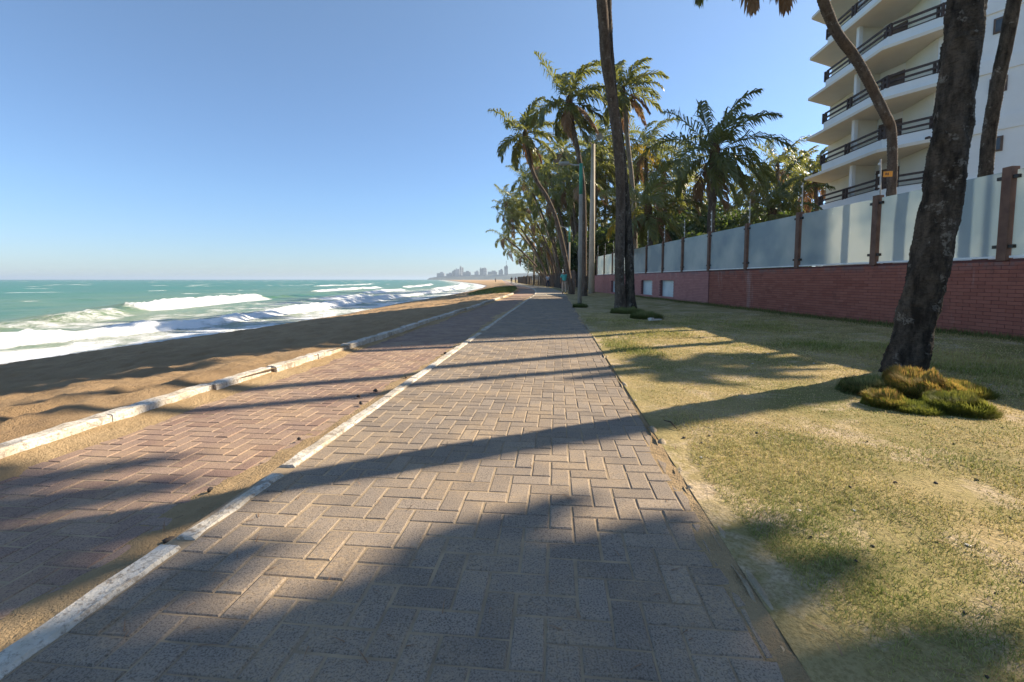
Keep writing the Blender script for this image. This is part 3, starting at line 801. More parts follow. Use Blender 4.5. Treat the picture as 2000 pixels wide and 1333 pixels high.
# ------------------------------------------------------------------ palms
def frond_arr(base, d0, L, N, rs, wind=(.9, .25, 0), g_=.55, ws=.6, wl=.035, lf=.32, ns=14, rw=.022, comb=.35, curl=0):
    P = [np.array(base, float)]; d = np.array(d0, float); d /= np.linalg.norm(d); Tn = [d.copy()]
    w_ = np.array(wind, float)
    for i in range(ns):
        t = (i + 1) / ns
        d = d + (w_ * ws * (.10 + .22 * t) + np.array([0, 0, -1.0]) * g_ * (.05 + .30 * t)) * (10. / ns) * .8
        d /= np.linalg.norm(d); P.append(P[-1] + d * L / ns); Tn.append(d.copy())
    P = np.array(P); Tn = np.array(Tn)
    V, Q = tube_arr(P, np.linspace(rw, rw * .2, ns + 1), 3)
    verts = [V]; quads = [Q[0]]; tris = []; off = len(V)
    t = np.linspace(.14, .985, N); idx = t * ns; i0 = np.minimum(idx.astype(int), ns - 1); f = (idx - i0)[:, None]
    C = P[i0] * (1 - f) + P[i0 + 1] * f; Td = Tn[i0] * (1 - f) + Tn[i0 + 1] * f
    Td /= np.linalg.norm(Td, axis=1)[:, None]
    S = np.cross(Td, [0, 0, 1.0]); nS = np.linalg.norm(S, axis=1)[:, None]; S = S / np.maximum(nS, .15)
    Un = np.cross(S, Td)
    rn = np.random.RandomState(rs.randrange(1 << 30))
    for side in (-1, 1):
        ln = L * lf * (np.sin(np.pi * np.clip(.16 + .80 * t, 0, 1)) ** .65) * rn.uniform(.8, 1.1, N)
        D1 = S * side * (1.0 - .45 * t[:, None]) + Td * (.45 + .8 * t[:, None]) + Un * rn.uniform(-.15, .35, (N, 1)) + w_ * comb + rn.normal(0, .10, (N, 3))
        D1 /= np.linalg.norm(D1, axis=1)[:, None]
        D2 = D1 + w_ * comb * .9 + np.array([0, 0, -1.0]) * rn.uniform(.5, 1.5, (N, 1)) * (g_ / .55)
        D2 /= np.linalg.norm(D2, axis=1)[:, None]
        Wv = np.cross(D1, Un); Wv /= np.linalg.norm(Wv, axis=1)[:, None] + 1e-6
        Wv = Wv + Un * rn.normal(0, .6, (N, 1)); Wv /= np.linalg.norm(Wv, axis=1)[:, None] + 1e-6
        hw = wl * .85
        A = C - Wv * hw * .5; B = C + Wv * hw * .5
        M_ = C + D1 * ln[:, None] * .5
        M1 = M_ - Wv * hw; M2 = M_ + Wv * hw; Tp = M_ + D2 * ln[:, None] * .55
        vv = np.stack([A, B, M2, M1, Tp], 1).reshape(-1, 3)
        b = off + np.arange(N)[:, None] * 5
        quads.append(b + np.array([[0, 1, 2, 3]])); tris.append(b + np.array([[3, 2, 4]]))
        verts.append(vv); off += len(vv)
    return np.concatenate(verts), [np.concatenate(quads), np.concatenate(tris)]

def crown_fronds(c, L, n, N, seed, wind=(.9, .25, 0), ws=.6, wl=.04, el=(80, -48), spread=None, lean=(0, 0, 0), comb=.35):
    rs = random.Random(seed); out = []
    ga = 2.39996
    for k in range(n):
        q = k / (n - 1)
        e = math.radians(el[0] + (el[1] - el[0]) * q ** .95 + rs.uniform(-8, 8)); a = k * ga + rs.uniform(-.25, .25)
        d = (math.cos(a) * math.cos(e) + lean[0], math.sin(a) * math.cos(e) + lean[1], math.sin(e))
        ll = L * (.78 + .25 * math.sin(math.pi * min(1, q + .25))) * rs.uniform(.88, 1.08)
        b = (c[0] + d[0] * .14, c[1] + d[1] * .14, c[2] + .12 * math.sin(e))
        r = rs.random()
        V, P = frond_arr(b, d, ll, N, rs, wind, .68 + .35 * q, ws * rs.uniform(.75, 1.2), wl, comb=comb)
        kind = 'dry' if (q > .84 and r < .6) else 'green'
        out.append((V, P, kind, rs.uniform(.1, .9)))
    return out

def trunk_mesh(pts, r0, r1, n=10, ring=.16, amp=.012, seed=0, flare=1.5, rough=0.0):
    L = sum((Vector(a) - Vector(b)).length for a, b in zip(pts[:-1], pts[1:]))
    m = max(12, int(L / ring) * 2); S = spline(pts, m)
    t = np.linspace(0, 1, m); s = t * L
    R = r0 + (r1 - r0) * t ** .8 + (flare - 1) * r0 * np.exp(-s / .35)
    R = R + amp * (np.arange(m) % 2)
    dp = None
    if rough:
        A, B = np.meshgrid(s, np.arange(n) * 2 * np.pi / n, indexing='ij')
        dp = rough * (fbm(np.cos(B) * 2.2 + A * 3.0 + seed, np.sin(B) * 2.2 + A * 1.4, seed, 4) * 1.6 + .8 * fbm(np.cos(B) * 6 + A * 11, np.sin(B) * 6 + 5, seed + 4, 3))
    V, P = tube_arr(S, R, n, dp)
    return make_mesh('trunk', V, P, True), S

VARS = {}
def palm(pts, r0, r1, L, nf, N, seed, label, group=None, mode='parts', bark=None, wl=.04, ws=.6, nuts=0, tn=10, rough=0, ring=.18, flare=1.45, amp=.01, el=(80, -48), wind=(.9, .25, 0), lean=(0, 0, 0), yellow=0, comb=.35):
    b = Vector(pts[0]); root = empty('palm_tree', b, label=label, cat='palm tree', group=group)
    loc = [Vector(p) - b for p in pts]
    me, S = trunk_mesh([tuple(p) for p in loc], r0, r1, tn, ring, amp, seed, flare, rough)
    tr = obj('trunk', me, bark or M_BARK, root)
    top = S[-1]; rs = random.Random(seed + 5)
    husk = MB().tube([top + Vector((0, 0, -.35)), top + Vector((0, 0, -.05)), top + Vector((0, 0, .35)), top + Vector((0, 0, .7))], [r1 * 1.05, r1 * 1.5, r1 * 1.7, r1 * .4], 8)
    if mode != 'variant': obj('crown_base', husk.mesh('crown_base', True), M_HUSK, root)
    if mode == 'parts':
        for V, P, kd, r in crown_fronds(tuple(top + Vector((0, 0, .15))), L, nf, N, seed, wl=wl, ws=ws, el=el, wind=wind, lean=lean, comb=comb):
            yi = yellow and rs.random() < yellow and kd == 'green'
            if yi: kd = 'yel'; yellow = 0
            rv = np.clip(np.random.RandomState(int(r * 1e6)).normal(r, .18, len(V)), 0, 1)
            obj('frond', make_mesh('frond', V, P, False, {'rnd': rv}), {'green': M_FROND, 'dry': M_FROND_DRY, 'yel': M_FROND_Y}[kd], root)
    elif mode == 'joined':
        g_, d_ = MB(), MB()
        for V, P, kd, r in crown_fronds(tuple(top + Vector((0, 0, .15))), L, nf, N, seed, wl=wl, ws=ws, el=el, wind=wind, lean=lean, comb=comb):
            (d_ if kd == 'dry' else g_).add(V, P, r)
        obj('crown', g_.mesh('crown'), M_FROND, root, kind='stuff')
        if d_.n: obj('dead_fronds', d_.mesh('dead_fronds'), M_FROND_DRY, root, kind='stuff')
    else:
        vid = seed % 5
        if vid not in VARS:
            g_, d_ = MB(), MB()
            for V, P, kd, r in crown_fronds((0, 0, 0), 3.1, 15, 28, 900 + vid, wl=.055, ws=.75, el=(82, -55), comb=comb):
                (d_ if kd == 'dry' else g_).add(V, P, r)
            a = g_.mesh('crown'); a.materials.append(M_FROND); c = d_.mesh('dead_fronds') if d_.n else None
            if c: c.materials.append(M_FROND_DRY)
            VARS[vid] = (a, c)
        for nm, m_ in zip(('crown', 'dead_fronds'), VARS[vid]):
            if m_ is None: continue
            o = obj(nm, m_, None, root, kind='stuff'); o.location = top + Vector((0, 0, .1)); s_ = L / 3.1
            o.scale = (s_, s_, s_); o.rotation_euler[2] = rs.uniform(-.35, .35)
    if nuts:
        for k in range(nuts):
            a = rs.uniform(0, 6.28); p = top + Vector((math.cos(a) * .26, math.sin(a) * .26, -.12 - rs.random() * .22))
            o = obj('coconut', sphere_me(), M_NUT, root); o.location = p; o.scale = (.11, .11, .14)
    return root
_sm = None
def sphere_me():
    global _sm
    if _sm is None:
        m_ = MB(); a = np.linspace(-1, 1, 7) * np.pi / 2
        m_.tube([(0, 0, math.sin(q)) for q in a], np.maximum(np.cos(a), .02), 8); _sm = m_.mesh('coconut', True)
    return _sm

# the big leaning palm by the lawn
P1 = [at(1758, 742, 5.05), at(1771, 704, 5.0), at(1788, 636, 4.97), at(1811, 535, 4.9), at(1838, 400, 4.83), at(1849, 315, 4.78), at(1864, 221, 4.73), at(1879, 95, 4.68), at(1890, 0, 4.63)]
P1[0].z = -.12
e1 = P1[-1] - P1[-3]; e1.normalize()
P1 += [P1[-1] + e1 * 2.2, P1[-1] + e1 * 4.4 + Vector((.35, -.1, 0))]
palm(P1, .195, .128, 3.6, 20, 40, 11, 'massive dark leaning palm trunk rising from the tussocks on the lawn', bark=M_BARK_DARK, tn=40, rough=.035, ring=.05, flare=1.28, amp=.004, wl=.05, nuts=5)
# pair beside the wall
T1 = [at(1212, 606, 16.8), at(1210, 520, 16.8), at(1212, 400, 16.7), at(1210, 320, 16.5), at(1203, 249, 16.3), at(1193, 180, 16.0), at(1184, 120, 15.7), at(1179, 50, 15.4), at(1175, 0, 15.2), at(1168, -90, 14.9), at(1164, -240, 14.6), at(1166, -400, 14.3)]
T1[0].z = 0; palm(T1, .165, .165, 3.4, 20, 34, 21, 'tall palm curving left out of the frame, left of the close pair', group='close pair of palms beside the wall', bark=M_BARK, tn=14, rough=.02, ring=.10, flare=1.5, wl=.06, nuts=4)
T2 = [at(1231, 604, 16.9), at(1229, 520, 16.9), at(1225, 430, 16.95), at(1217, 345, 17.0), at(1211, 280, 17.1), at(1202, 220, 17.0), at(1195, 160, 16.8), at(1188, 60, 16.6), at(1185, -120, 16.0), at(1190, -420, 15.6)]
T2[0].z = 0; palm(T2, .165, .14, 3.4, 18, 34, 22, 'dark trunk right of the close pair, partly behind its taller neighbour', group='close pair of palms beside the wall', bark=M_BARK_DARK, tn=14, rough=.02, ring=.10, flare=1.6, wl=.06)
# palms in the building's garden
G1 = [at(1738, 470, 11.6), at(1741, 379, 11.6), at(1743, 300, 11.6), at(1740, 252, 11.6), at(1727, 221, 11.5), at(1708, 183, 11.5), at(1689, 145, 11.4), at(1664, 104, 11.4), at(1642, 76, 11.3), at(1625, 47, 11.3), at(1607, 0, 11.2), at(1580, -70, 11.1), at(1540, -150, 11.0), at(1500, -215, 10.9)]
G1[0].z = 0
palm(G1, .095, .11, 3.2, 20, 44, 31, 'bent palm trunk in front of the white balconies behind the glass screen', bark=M_BARK, tn=14, rough=.012, ring=.09, flare=1.1, wl=.045, nuts=5, el=(75, -62), ws=.25, comb=.15)
G2 = [at(1917, 480, 10.7), at(1925, 344, 10.7), at(1932, 262, 10.7), at(1950, 157, 10.6), at(1966, 79, 10.5), at(1981, 0, 10.4), at(2002, -110, 10.3), at(2030, -330, 10.2), at(2050, -800, 10.0)]
G2[0].z = 0
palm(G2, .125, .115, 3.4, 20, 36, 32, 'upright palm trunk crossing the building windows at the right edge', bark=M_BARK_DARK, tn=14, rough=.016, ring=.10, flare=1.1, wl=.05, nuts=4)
# palms of the same garden that stand out of the frame to the right: only their shade shows
def offp(x, y, h, dx, dy, seed, L=3.3, r=.15, nf=22):
    palm([(x, y, 0), (x + dx * .3, y + dy * .3, h * .4), (x + dx * .7, y + dy * .7, h * .75), (x + dx, y + dy, h)], r * 1.1, r, L, nf, 34, seed,
         'garden palm standing beyond the right edge behind the wall', group='garden palms right of the frame', mode='joined', wl=.075, tn=8)
offp(13.1, 2.8, 9.2, -.1, 3.35, 41, 1.35, .15, 44)
offp(11.2, 9.45, 14.5, -.1, .1, 42, 2.6, .10)
offp(12.5, 7.95, 11.6, 1.2, .4, 45, 1.35, .12)
offp(15.9, 11.0, 9.2, .2, .1, 46, 1.0, .06)

# palms whose crowns stand clear against the sky
palm([at(1240, 600, 31), at(1240, 470, 31), at(1239, 420, 31), at(1234, 350, 31), at(1226, 280, 31), at(1222, 225, 31), at(1216, 188, 31)], .17, .13, 3.0, 22, 34, 51,
     'slim pale palm whose crown shows right of the tall dark trunk', bark=M_BARK_PALE, wl=.06, ws=.55, nuts=5)
palm([at(1141, 584, 29), at(1141, 480, 29), at(1139, 370, 29), at(1131, 310, 29), at(1122, 265, 29), at(1117, 238, 29), at(1112, 205, 29)], .17, .13, 3.1, 22, 34, 52,
     'tall palm above the green topped lamp, fronds streaming right', bark=M_BARK, wl=.06, ws=.7, nuts=4, el=(78, -60))
palm([at(1118, 578, 33), at(1104, 500, 33), at(1087, 430, 33), at(1068, 385, 33), at(1049, 355, 33), at(1037, 325, 33), at(1030, 290, 33), at(1026, 270, 33)], .15, .125, 3.0, 20, 34, 53,
     'left leaning palm with the second highest crown over the path', bark=M_BARK, wl=.06, ws=.6, el=(80, -55))
palm([at(1386, 560, 24.5), at(1388, 453, 24.5), at(1391, 397, 24.5), at(1397, 345, 24.5), at(1396, 305, 24.5)], .20, .17, 3.6, 26, 38, 54,
     'broad palm with a full round crown behind the middle glass panels', bark=M_BARK, wl=.055, ws=.5, nuts=8, el=(80, -66), comb=.4)
palm([at(1522, 500, 50), at(1522, 400, 50), at(1518, 330, 50)], .2, .15, 4.0, 18, 30, 55,
     'thin palm whose small crown pokes up right of the broad palm', bark=M_BARK_PALE, wl=.07, ws=.5)
palm([at(1600, 520, 36), at(1596, 430, 36), at(1592, 350, 36)], .17, .14, 3.3, 20, 32, 56,
     'palm tucked against the left end of the balconies', bark=M_BARK, wl=.07, ws=.5)
palm([at(1515, 500, 27), at(1512, 455, 27), at(1508, 425, 27)], .17, .14, 3.2, 20, 32, 57,
     'low young palm fanning out just above the glass screen', bark=M_BARK, wl=.06, ws=.25, yellow=.12, el=(85, -30), comb=.1)
palm([at(1262, 560, 50), at(1262, 420, 50), at(1262, 300, 50)], .22, .17, 4.8, 20, 32, 58,
     'palm crown immediately right of the close pair below the slim pale palm', bark=M_BARK, wl=.07, ws=.6)
palm([at(1300, 560, 48), at(1300, 440, 48), at(1296, 350, 48)], .22, .18, 5.2, 22, 34, 59,
     'palm crown between the close pair and the broad round palm', bark=M_BARK, wl=.07, ws=.5, yellow=.1)
palm([at(1272, 560, 26), at(1270, 470, 26), at(1266, 418, 26)], .16, .14, 3.2, 20, 34, 60,
     'low palm with one yellow frond hanging over the glass screen', bark=M_BARK, wl=.055, ws=.4, yellow=.14, el=(70, -60))
palm([at(1340, 560, 54), at(1340, 440, 54), at(1335, 380, 54)], .2, .17, 4.5, 20, 30, 61,
     'smaller palm half hidden left of the broad round palm', bark=M_BARK, wl=.08, ws=.5)
palm([at(1475, 560, 56), at(1478, 440, 56), at(1480, 365, 56)], .2, .17, 4.6, 20, 30, 62,
     'palm behind the broad round palm on its right side', bark=M_BARK, wl=.08, ws=.5)
palm([at(1560, 560, 60), at(1558, 440, 60), at(1555, 350, 60)], .2, .17, 4.6, 20, 30, 63,
     'distant palm in the gap between broad palm and balconies', bark=M_BARK, wl=.09, ws=.5)
# crowded grove along the path, crowns given one by one: base px, crown px, crown py, distance, trunk lean
grove = [(1150, 1178, 268, 36), (1160, 1163, 300, 34), (1128, 1100, 285, 40), (1120, 1072, 330, 42), (1108, 1052, 310, 46), (1100, 1040, 365, 46),
         (1096, 1023, 340, 52), (1118, 1085, 372, 38), (1135, 1112, 345, 36), (1146, 1140, 340, 33), (1165, 1160, 365, 40), (1180, 1182, 330, 42),
         (1088, 1010, 382, 60), (1080, 990, 378, 62), (1092, 1046, 420, 56), (1110, 1080, 410, 45), (1130, 1125, 400, 42), (1150, 1150, 400, 46),
         (1075, 1003, 430, 72), (1070, 985, 452, 80), (1086, 1030, 452, 66), (1065, 997, 474, 90), (1058, 988, 492, 105), (1078, 1022, 486, 84),
         (1050, 1005, 502, 110), (1045, 992, 515, 130), (1060, 1028, 508, 110), (1095, 1058, 455, 58), (1112, 1095, 440, 50), (1200, 1206, 395, 44),
         (1222, 1228, 372, 40), (1246, 1250, 395, 42), (1290, 1292, 408, 46), (1320, 1320, 420, 44), (1180, 1176, 425, 40), (1072, 1050, 490, 90),
         (1084, 1072, 470, 70), (1098, 1090, 478, 62), (1040, 1012, 522, 140), (1125, 1118, 455, 50), (1438, 1436, 400, 46), (1545, 1548, 400, 40),
         (1066, 1040, 515, 120), (1230, 1234, 325, 46), (1215, 1200, 300, 40), (1082, 1015, 408, 64), (1078, 1035, 392, 58), (1092, 1062, 345, 50),
         (1074, 1000, 412, 70), (1068, 993, 400, 76), (1146, 1105, 320, 44), (1160, 1128, 372, 48)]
grove = [q for q in grove if q[2] < 488]
for i, (bx, cx, cy, Yd) in enumerate(grove):
    Yd = Yd * 1.38 if Yd < 70 else Yd * 1.15
    b = at(bx, 560, Yd); b.z = 0; c = at(cx, cy + 12, Yd)
    m1 = b.lerp(c, .35) + Vector(((b.x - c.x) * .12, 0, 0)); m2 = b.lerp(c, .72) + Vector(((b.x - c.x) * .10, 0, 0))
    palm([b, m1, m2, c], .19, .15, (4.1 if cx > 1060 else 3.5) + .5 * ((i * 7) % 5) / 5, 20, 26, 100 + i,
         'far palm on the ragged seaward edge of the grove, crown against the sky' if cx < 1025 else 'palm crown in the dense middle of the grove above the path' if cx < 1160 else 'palm crown standing behind the far brick wall among dark trees', group='palms of the crowded grove', mode='variant',
         bark=M_BARK_PALE if i % 3 == 0 else M_BARK, tn=7, ring=.5, amp=.0)

# broad leaved trees and undergrowth that close the grove
def leaf_cloud(n, R, seed, size, squash=.75, k=26):
    rn = np.random.RandomState(seed)
    cc = rn.normal(0, 1, (k, 3)); cc /= np.linalg.norm(cc, axis=1)[:, None]; cc *= rn.uniform(.35, .95, (k, 1)) * np.array([R, R, R * squash])
    w_ = rn.randint(0, k, n); d = rn.normal(0, 1, (n, 3)); d /= np.linalg.norm(d, axis=1)[:, None]
    C = cc[w_] + d * (R * .34 * rn.uniform(.6, 1.05, (n, 1)))
    a = rn.normal(0, 1, (n, 3)); a /= np.linalg.norm(a, axis=1)[:, None]; b = np.cross(a, rn.normal(0, 1, (n, 3))); b /= np.linalg.norm(b, axis=1)[:, None]
    s = size * rn.uniform(.6, 1.3, (n, 1))
    V = np.stack([C - a * s, C + b * s * .5, C + a * s, C - b * s * .5], 1).reshape(-1, 3)
    q = np.arange(n)[:, None] * 4 + np.array([[0, 1, 2, 3]])
    return V, q, np.repeat(rn.uniform(0, 1, n), 4), cc
def tree(x, y, h, R, seed, label, n=9000, size=.16, mat=None, group=None):
    t = empty('broadleaf_tree', (x, y, 0), label=label, cat='tree', group=group)
    V, q, r, cc = leaf_cloud(n, R, seed, size); V[:, 2] += h - R * .6
    tb = MB().tube([(0, 0, -.1), (.05, .1, h * .3), (0, 0, h * .6)], [.2, .15, .09], 8)
    for c in cc[:7]: tb.tube([(0, 0, h * .35), tuple(np.array([c[0] * .5, c[1] * .5, h * .5])), (c[0], c[1], c[2] + h - R * .6)], [.08, .05, .02], 5)
    obj('trunk', tb.mesh('trunk', True), M_BARK, t)
    obj('crown', make_mesh('crown', V, [q], False, {'rnd': r}), mat or M_LEAF, t, kind='stuff')
tr_l = [(1345, 455, 30, 3.0, 'round dark green tree above the glass screen left of the broad palm'), (1430, 440, 30, 3.2, 'dark green tree right behind the broad palm trunk'),
        (1300, 455, 34, 3.0, 'dark tree under the palm with the yellow frond'), (1500, 432, 33, 3.2, 'dark green tree behind the low young palm'),
        (1575, 425, 38, 3.4, 'dark tree filling the gap below the left balconies'), (1245, 455, 38, 3.0, 'dark tree right of the close palm pair'),
        (1385, 415, 40, 3.2, 'pale green tree farther back behind the broad palm')]
for i, (px, py, Yd, R, lab) in enumerate(tr_l):
    Yd *= 1.45; R *= 1.45
    c = at(px, py, Yd); tree(c.x, Yd, c.z + .5, R, 200 + i, lab, 12000, .22)
for i, (u, v, h, R) in enumerate(((3.6, 41, 5.5, 2.6), (5.5, 47, 6, 3), (3.8, 54, 5.5, 2.8), (6.5, 60, 7, 3.4), (4.5, 68, 6.5, 3.2), (7.5, 78, 8, 4), (4.5, 86, 7, 3.4), (5, 102, 8, 4), (5, 122, 9, 4.5), (7, 140, 9, 5))):
    x, y = uv2xy(u + 1.2, v); tree(float(x), float(y), h, R, 300 + i, 'dark shrubby tree filling the shade behind the pole fence', 6000, .2, group='shrubby trees behind the pole fence')

# ------------------------------------------------------------------ grass
def blades(name, X, Y, Z, ln, wd, mat, rnd, tilt=.6, parent=None, seed=0, curve=.3, dirbias=(0, 0), **k):
    rn = np.random.RandomState(seed); n = len(X)
    a = rn.uniform(0, 2 * np.pi, n); tl = np.abs(rn.normal(tilt, .35, n))
    D = np.stack([np.sin(tl) * np.cos(a) + dirbias[0], np.sin(tl) * np.sin(a) + dirbias[1], np.maximum(np.cos(tl), .1)], 1)
    D /= np.linalg.norm(D, axis=1)[:, None]
    S = np.stack([-np.sin(a), np.cos(a), np.zeros(n)], 1)
    B = np.stack([X, Y, Z], 1); ln = ln[:, None]; wd = wd[:, None]
    M_ = B + D * ln * .55; Tp = B + D * ln + np.stack([D[:, 0], D[:, 1], -np.ones(n) * .6], 1) * ln * curve * .4
    V = np.stack([B - S * wd, B + S * wd, M_ + S * wd * .7, M_ - S * wd * .7, Tp], 1).reshape(-1, 3)
    b = np.arange(n)[:, None] * 5
    return obj(name, make_mesh(name, V, [b + np.array([[0, 1, 2, 3]]), b + np.array([[3, 2, 4]])], False, {'rnd': np.repeat(rnd, 5)}), mat, parent, kind='stuff', **k)
rn = np.random.RandomState(4); N = 420000
r = np.exp(rn.uniform(math.log(1.05), math.log(15), N)); a = np.radians(rn.uniform(2, 66, N))
X = r * np.sin(a); Y = r * np.cos(a); U_ = X * CT - Y * ST; V_ = X * ST + Y * CT
den = fbm(X * .9, Y * .9, 121, 4) + .5 * fbm(X * 4, Y * 4, 123, 3)
keep = (U_ > .80 + .22 * fbm(V_ * 1.3, V_ * 0, 125, 3)) & (X < WX(Y) - .05) & (den + .22 + rn.normal(0, .09, N) > -.02) & (U_ - .8 + .6 * rn.uniform(0, 1, N) > .25)
X, Y, r = X[keep], Y[keep], r[keep]; n = len(X)
lush = sstep(-.05, .18, fbm(X * .7, Y * .7, 127, 3) + .25 * np.exp(-((Y - 1.3) / .9) ** 2))
blades('grass', X, Y, lawn_zxy(X, Y) - .003, (.008 + .015 * lush) * rn.uniform(.6, 1.4, n) * np.clip(r / 2.5, 1, 2.6), .0008 * np.clip(r / 1.2, 1, 8), M_BLADE,
       np.clip(rn.uniform(0, 1, n) * (1.45 - .75 * lush), 0, 1), .9, seed=5, label='short dry lawn grass beside the footpath')
# darker unmown strip at the wall foot
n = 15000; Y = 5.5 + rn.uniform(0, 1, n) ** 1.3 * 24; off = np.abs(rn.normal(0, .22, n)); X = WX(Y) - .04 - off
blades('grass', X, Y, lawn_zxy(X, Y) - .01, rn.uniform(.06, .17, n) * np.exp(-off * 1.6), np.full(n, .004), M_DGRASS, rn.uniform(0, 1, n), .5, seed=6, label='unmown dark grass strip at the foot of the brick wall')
# green bank between beach and path far ahead
vs2 = np.linspace(36, 64, 60); us2 = np.linspace(0, 1, 14); A, B = np.meshgrid(us2, vs2, indexing='ij')
Ub = -3.5 - A * (1.5 + 3.2 * sstep(36, 44, B) * sstep(64, 54, B)); x, y = uv2xy(Ub, B)
bank = obj('grass_bank', make_mesh('grass_bank', np.stack([x, y, .10 * np.sin(np.pi * np.clip(A, 0, 1)) + .03 - .42 * A ** 2 + .06 * fbm(x, y, 9, 3)], -1), [grid_faces(14, 60)], True), simple('bank_green', (.13, .17, .04), (.22, .22, .08), 2, .95, 30, .5, .03), kind='structure')
n = 9000; A = rn.uniform(0, 1, n); B = rn.uniform(36, 64, n); Ub = -3.5 - A * (1.5 + 3.2 * sstep(36, 44, B) * sstep(64, 54, B)); x, y = uv2xy(Ub, B)
blades('grass', x, y, .05 - .42 * A ** 2 + .10 * np.sin(np.pi * A), rn.uniform(.08, .22, n), np.full(n, .012), M_DGRASS, rn.uniform(0, .6, n), .5, seed=7, label='green beach grass on the bank left of the path ahead')

def tussock(px, py, R, h_, n, seed, label, mat=None, ln=.055, dry=.5):
    c = gp(px, py, .02); t = empty('grass_tussock', (c.x, c.y + .06, .0), label=label, cat='grass tussock', group='tussocks round the big palm')
    rn = np.random.RandomState(seed)
    a = np.linspace(0, 2 * np.pi, 25)[:-1]; rr_ = np.linspace(0, 1, 9); A, B = np.meshgrid(rr_, a, indexing='ij')
    def hh(x, y):
        q = np.sqrt(x * x + y * y) / R; return h_ * (np.clip(1 - q ** 2, 0, 1) ** .7) * (1 + .9 * fbm(x * 6 / R * .5 + seed, y * 6 / R * .5, seed, 3)) - .01
    x, y = A * R * np.cos(B), A * R * np.sin(B)
    nn = len(a); i = np.arange(8)[:, None] * nn; j = np.arange(nn)[None, :]; k = (j + 1) % nn
    f = np.stack([i + j, i + k, i + nn + k, i + nn + j], -1).reshape(-1, 4)
    obj('root_mound', make_mesh('root_mound', np.stack([x, y, hh(x, y)], -1), [f], True), simple('root_mound', (.12, .10, .04), (.07, .06, .03), 9, .95), t)
    q = np.sqrt(rn.uniform(0, 1, n)); b = rn.uniform(0, 2 * np.pi, n); x, y = q * R * np.cos(b), q * R * np.sin(b)
    me = blades('grass', x, y, hh(x, y) - .004, ln * rn.uniform(.6, 1.6, n), np.full(n, .0030), mat or M_TUFT, np.clip(rn.uniform(0, 1, n) * dry * 2 * (.4 + .8 * hh(x, y) / max(h_, .01)), 0, 1), .55, parent=t, seed=seed)
tussock(1806, 776, .33, .22, 15000, 1, 'highest tussock right of the big palm, golden along its top', dry=.8)
tussock(1738, 795, .17, .11, 6000, 2, 'small rounded tussock in front of the palm base with brown crown', dry=.6)
tussock(1878, 806, .24, .13, 9000, 3, 'green tussock farthest right of the palm base', dry=.25)
tussock(1705, 768, .26, .12, 8000, 4, 'brownish tussock in the shade left of the palm base', mat=M_DGRASS, dry=.9)
tussock(1800, 806, .17, .045, 5000, 5, 'flat green tuft between the two front tussocks', dry=.2)
tussock(1872, 768, .28, .10, 9000, 6, 'long low tussock running right from the palm, yellow green', dry=.5)
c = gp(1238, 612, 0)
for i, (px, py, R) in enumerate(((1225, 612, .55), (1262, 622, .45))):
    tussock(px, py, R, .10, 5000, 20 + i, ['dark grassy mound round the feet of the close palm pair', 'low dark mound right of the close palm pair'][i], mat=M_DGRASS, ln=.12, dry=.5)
tussock(1133, 600, .3, .05, 2500, 30, 'tuft of grass at the foot of the green topped lamp', mat=M_DGRASS, ln=.12, dry=.4)

# small stones, nuts and litter on the lawn
M_DARKST = simple('dark_nut', (.035, .03, .028), (.06, .05, .045), 30, .7, 80, .4)
M_PALEST = simple('pale_shell', (.62, .58, .52), (.5, .45, .4), 30, .6, 80, .2)
def lump(name, x, y, z, s, mat, seed, **k):
    rn = np.random.RandomState(seed); m_ = MB(); a = np.linspace(-1, 1, 6) * np.pi / 2
    V, P = tube_arr([(0, 0, math.sin(q)) for q in a], np.maximum(np.cos(a), .03), 7)
    V = V * (1 + .25 * rn.normal(0, 1, (len(V), 1)).clip(-1, 1)) * np.array(s)
    o = obj(name, make_mesh(name, V, P, True), mat, **k); o.location = (x, y, z); o.rotation_euler[2] = rn.uniform(0, 6); return o
dk = [(445, 118), (495, 130), (175, 160), (690, 240), (985, 160), (1120, 355), (900, 385), (1645, 400), (1685, 518), (710, 612), (1012, 655), (930, 738), (1460, 980), (1570, 1295), (1645, 95), (1520, 335), (1710, 360), (1410, 165), (1615, 890), (1745, 820), (1320, 355), (530, 60), (90, 135), (213, 128)]
for i, (a, b) in enumerate(dk):
    p = gp(1300 + a / 2.5, 800 + b / 2.5, .015); s = random.Random(i).uniform(.004, .009) * (1 + .10 * p.y)
    lump('fallen_nut', p.x, p.y, float(lawn_zxy(p.x, p.y)) + s * .4, (s, s * .8, s * .6), M_DARKST, i, label='small dark fallen nut lying on the sunlit dry lawn', cat='nut', group='dark nuts scattered on the lawn')
pl_ = [(1312, 993), (1370, 893), (1890, 1063), (1669, 995), (1560, 994), (1430, 700), (1500, 690), (1590, 710), (1330, 700), (1470, 712), (1540, 672), (1345, 640), (1850, 745), (1905, 738), (1935, 752)]
for i, (a, b) in enumerate(pl_[1:]):
    p = gp(a, b, .015); s = .007 * (1 + .14 * p.y)
    lump('shell', p.x, p.y, float(lawn_zxy(p.x, p.y)) + s * .3, (s * 1.4, s, s * .4), M_PALEST, 50 + i, label='tiny pale shell fragment lying on the lawn', cat='shell', group='pale shell bits scattered on the lawn')
p = gp(1279, 628, .03)
tag(obj('litter', MB().box((p.x, p.y, .07), (.34, .1, .03), rz=.4).box((p.x - .1, p.y, .10), (.16, .1, .03), rz=.9).mesh('litter'), M_PALEST), 'crumpled pale wrapper lying right of the close palm pair', 'litter')
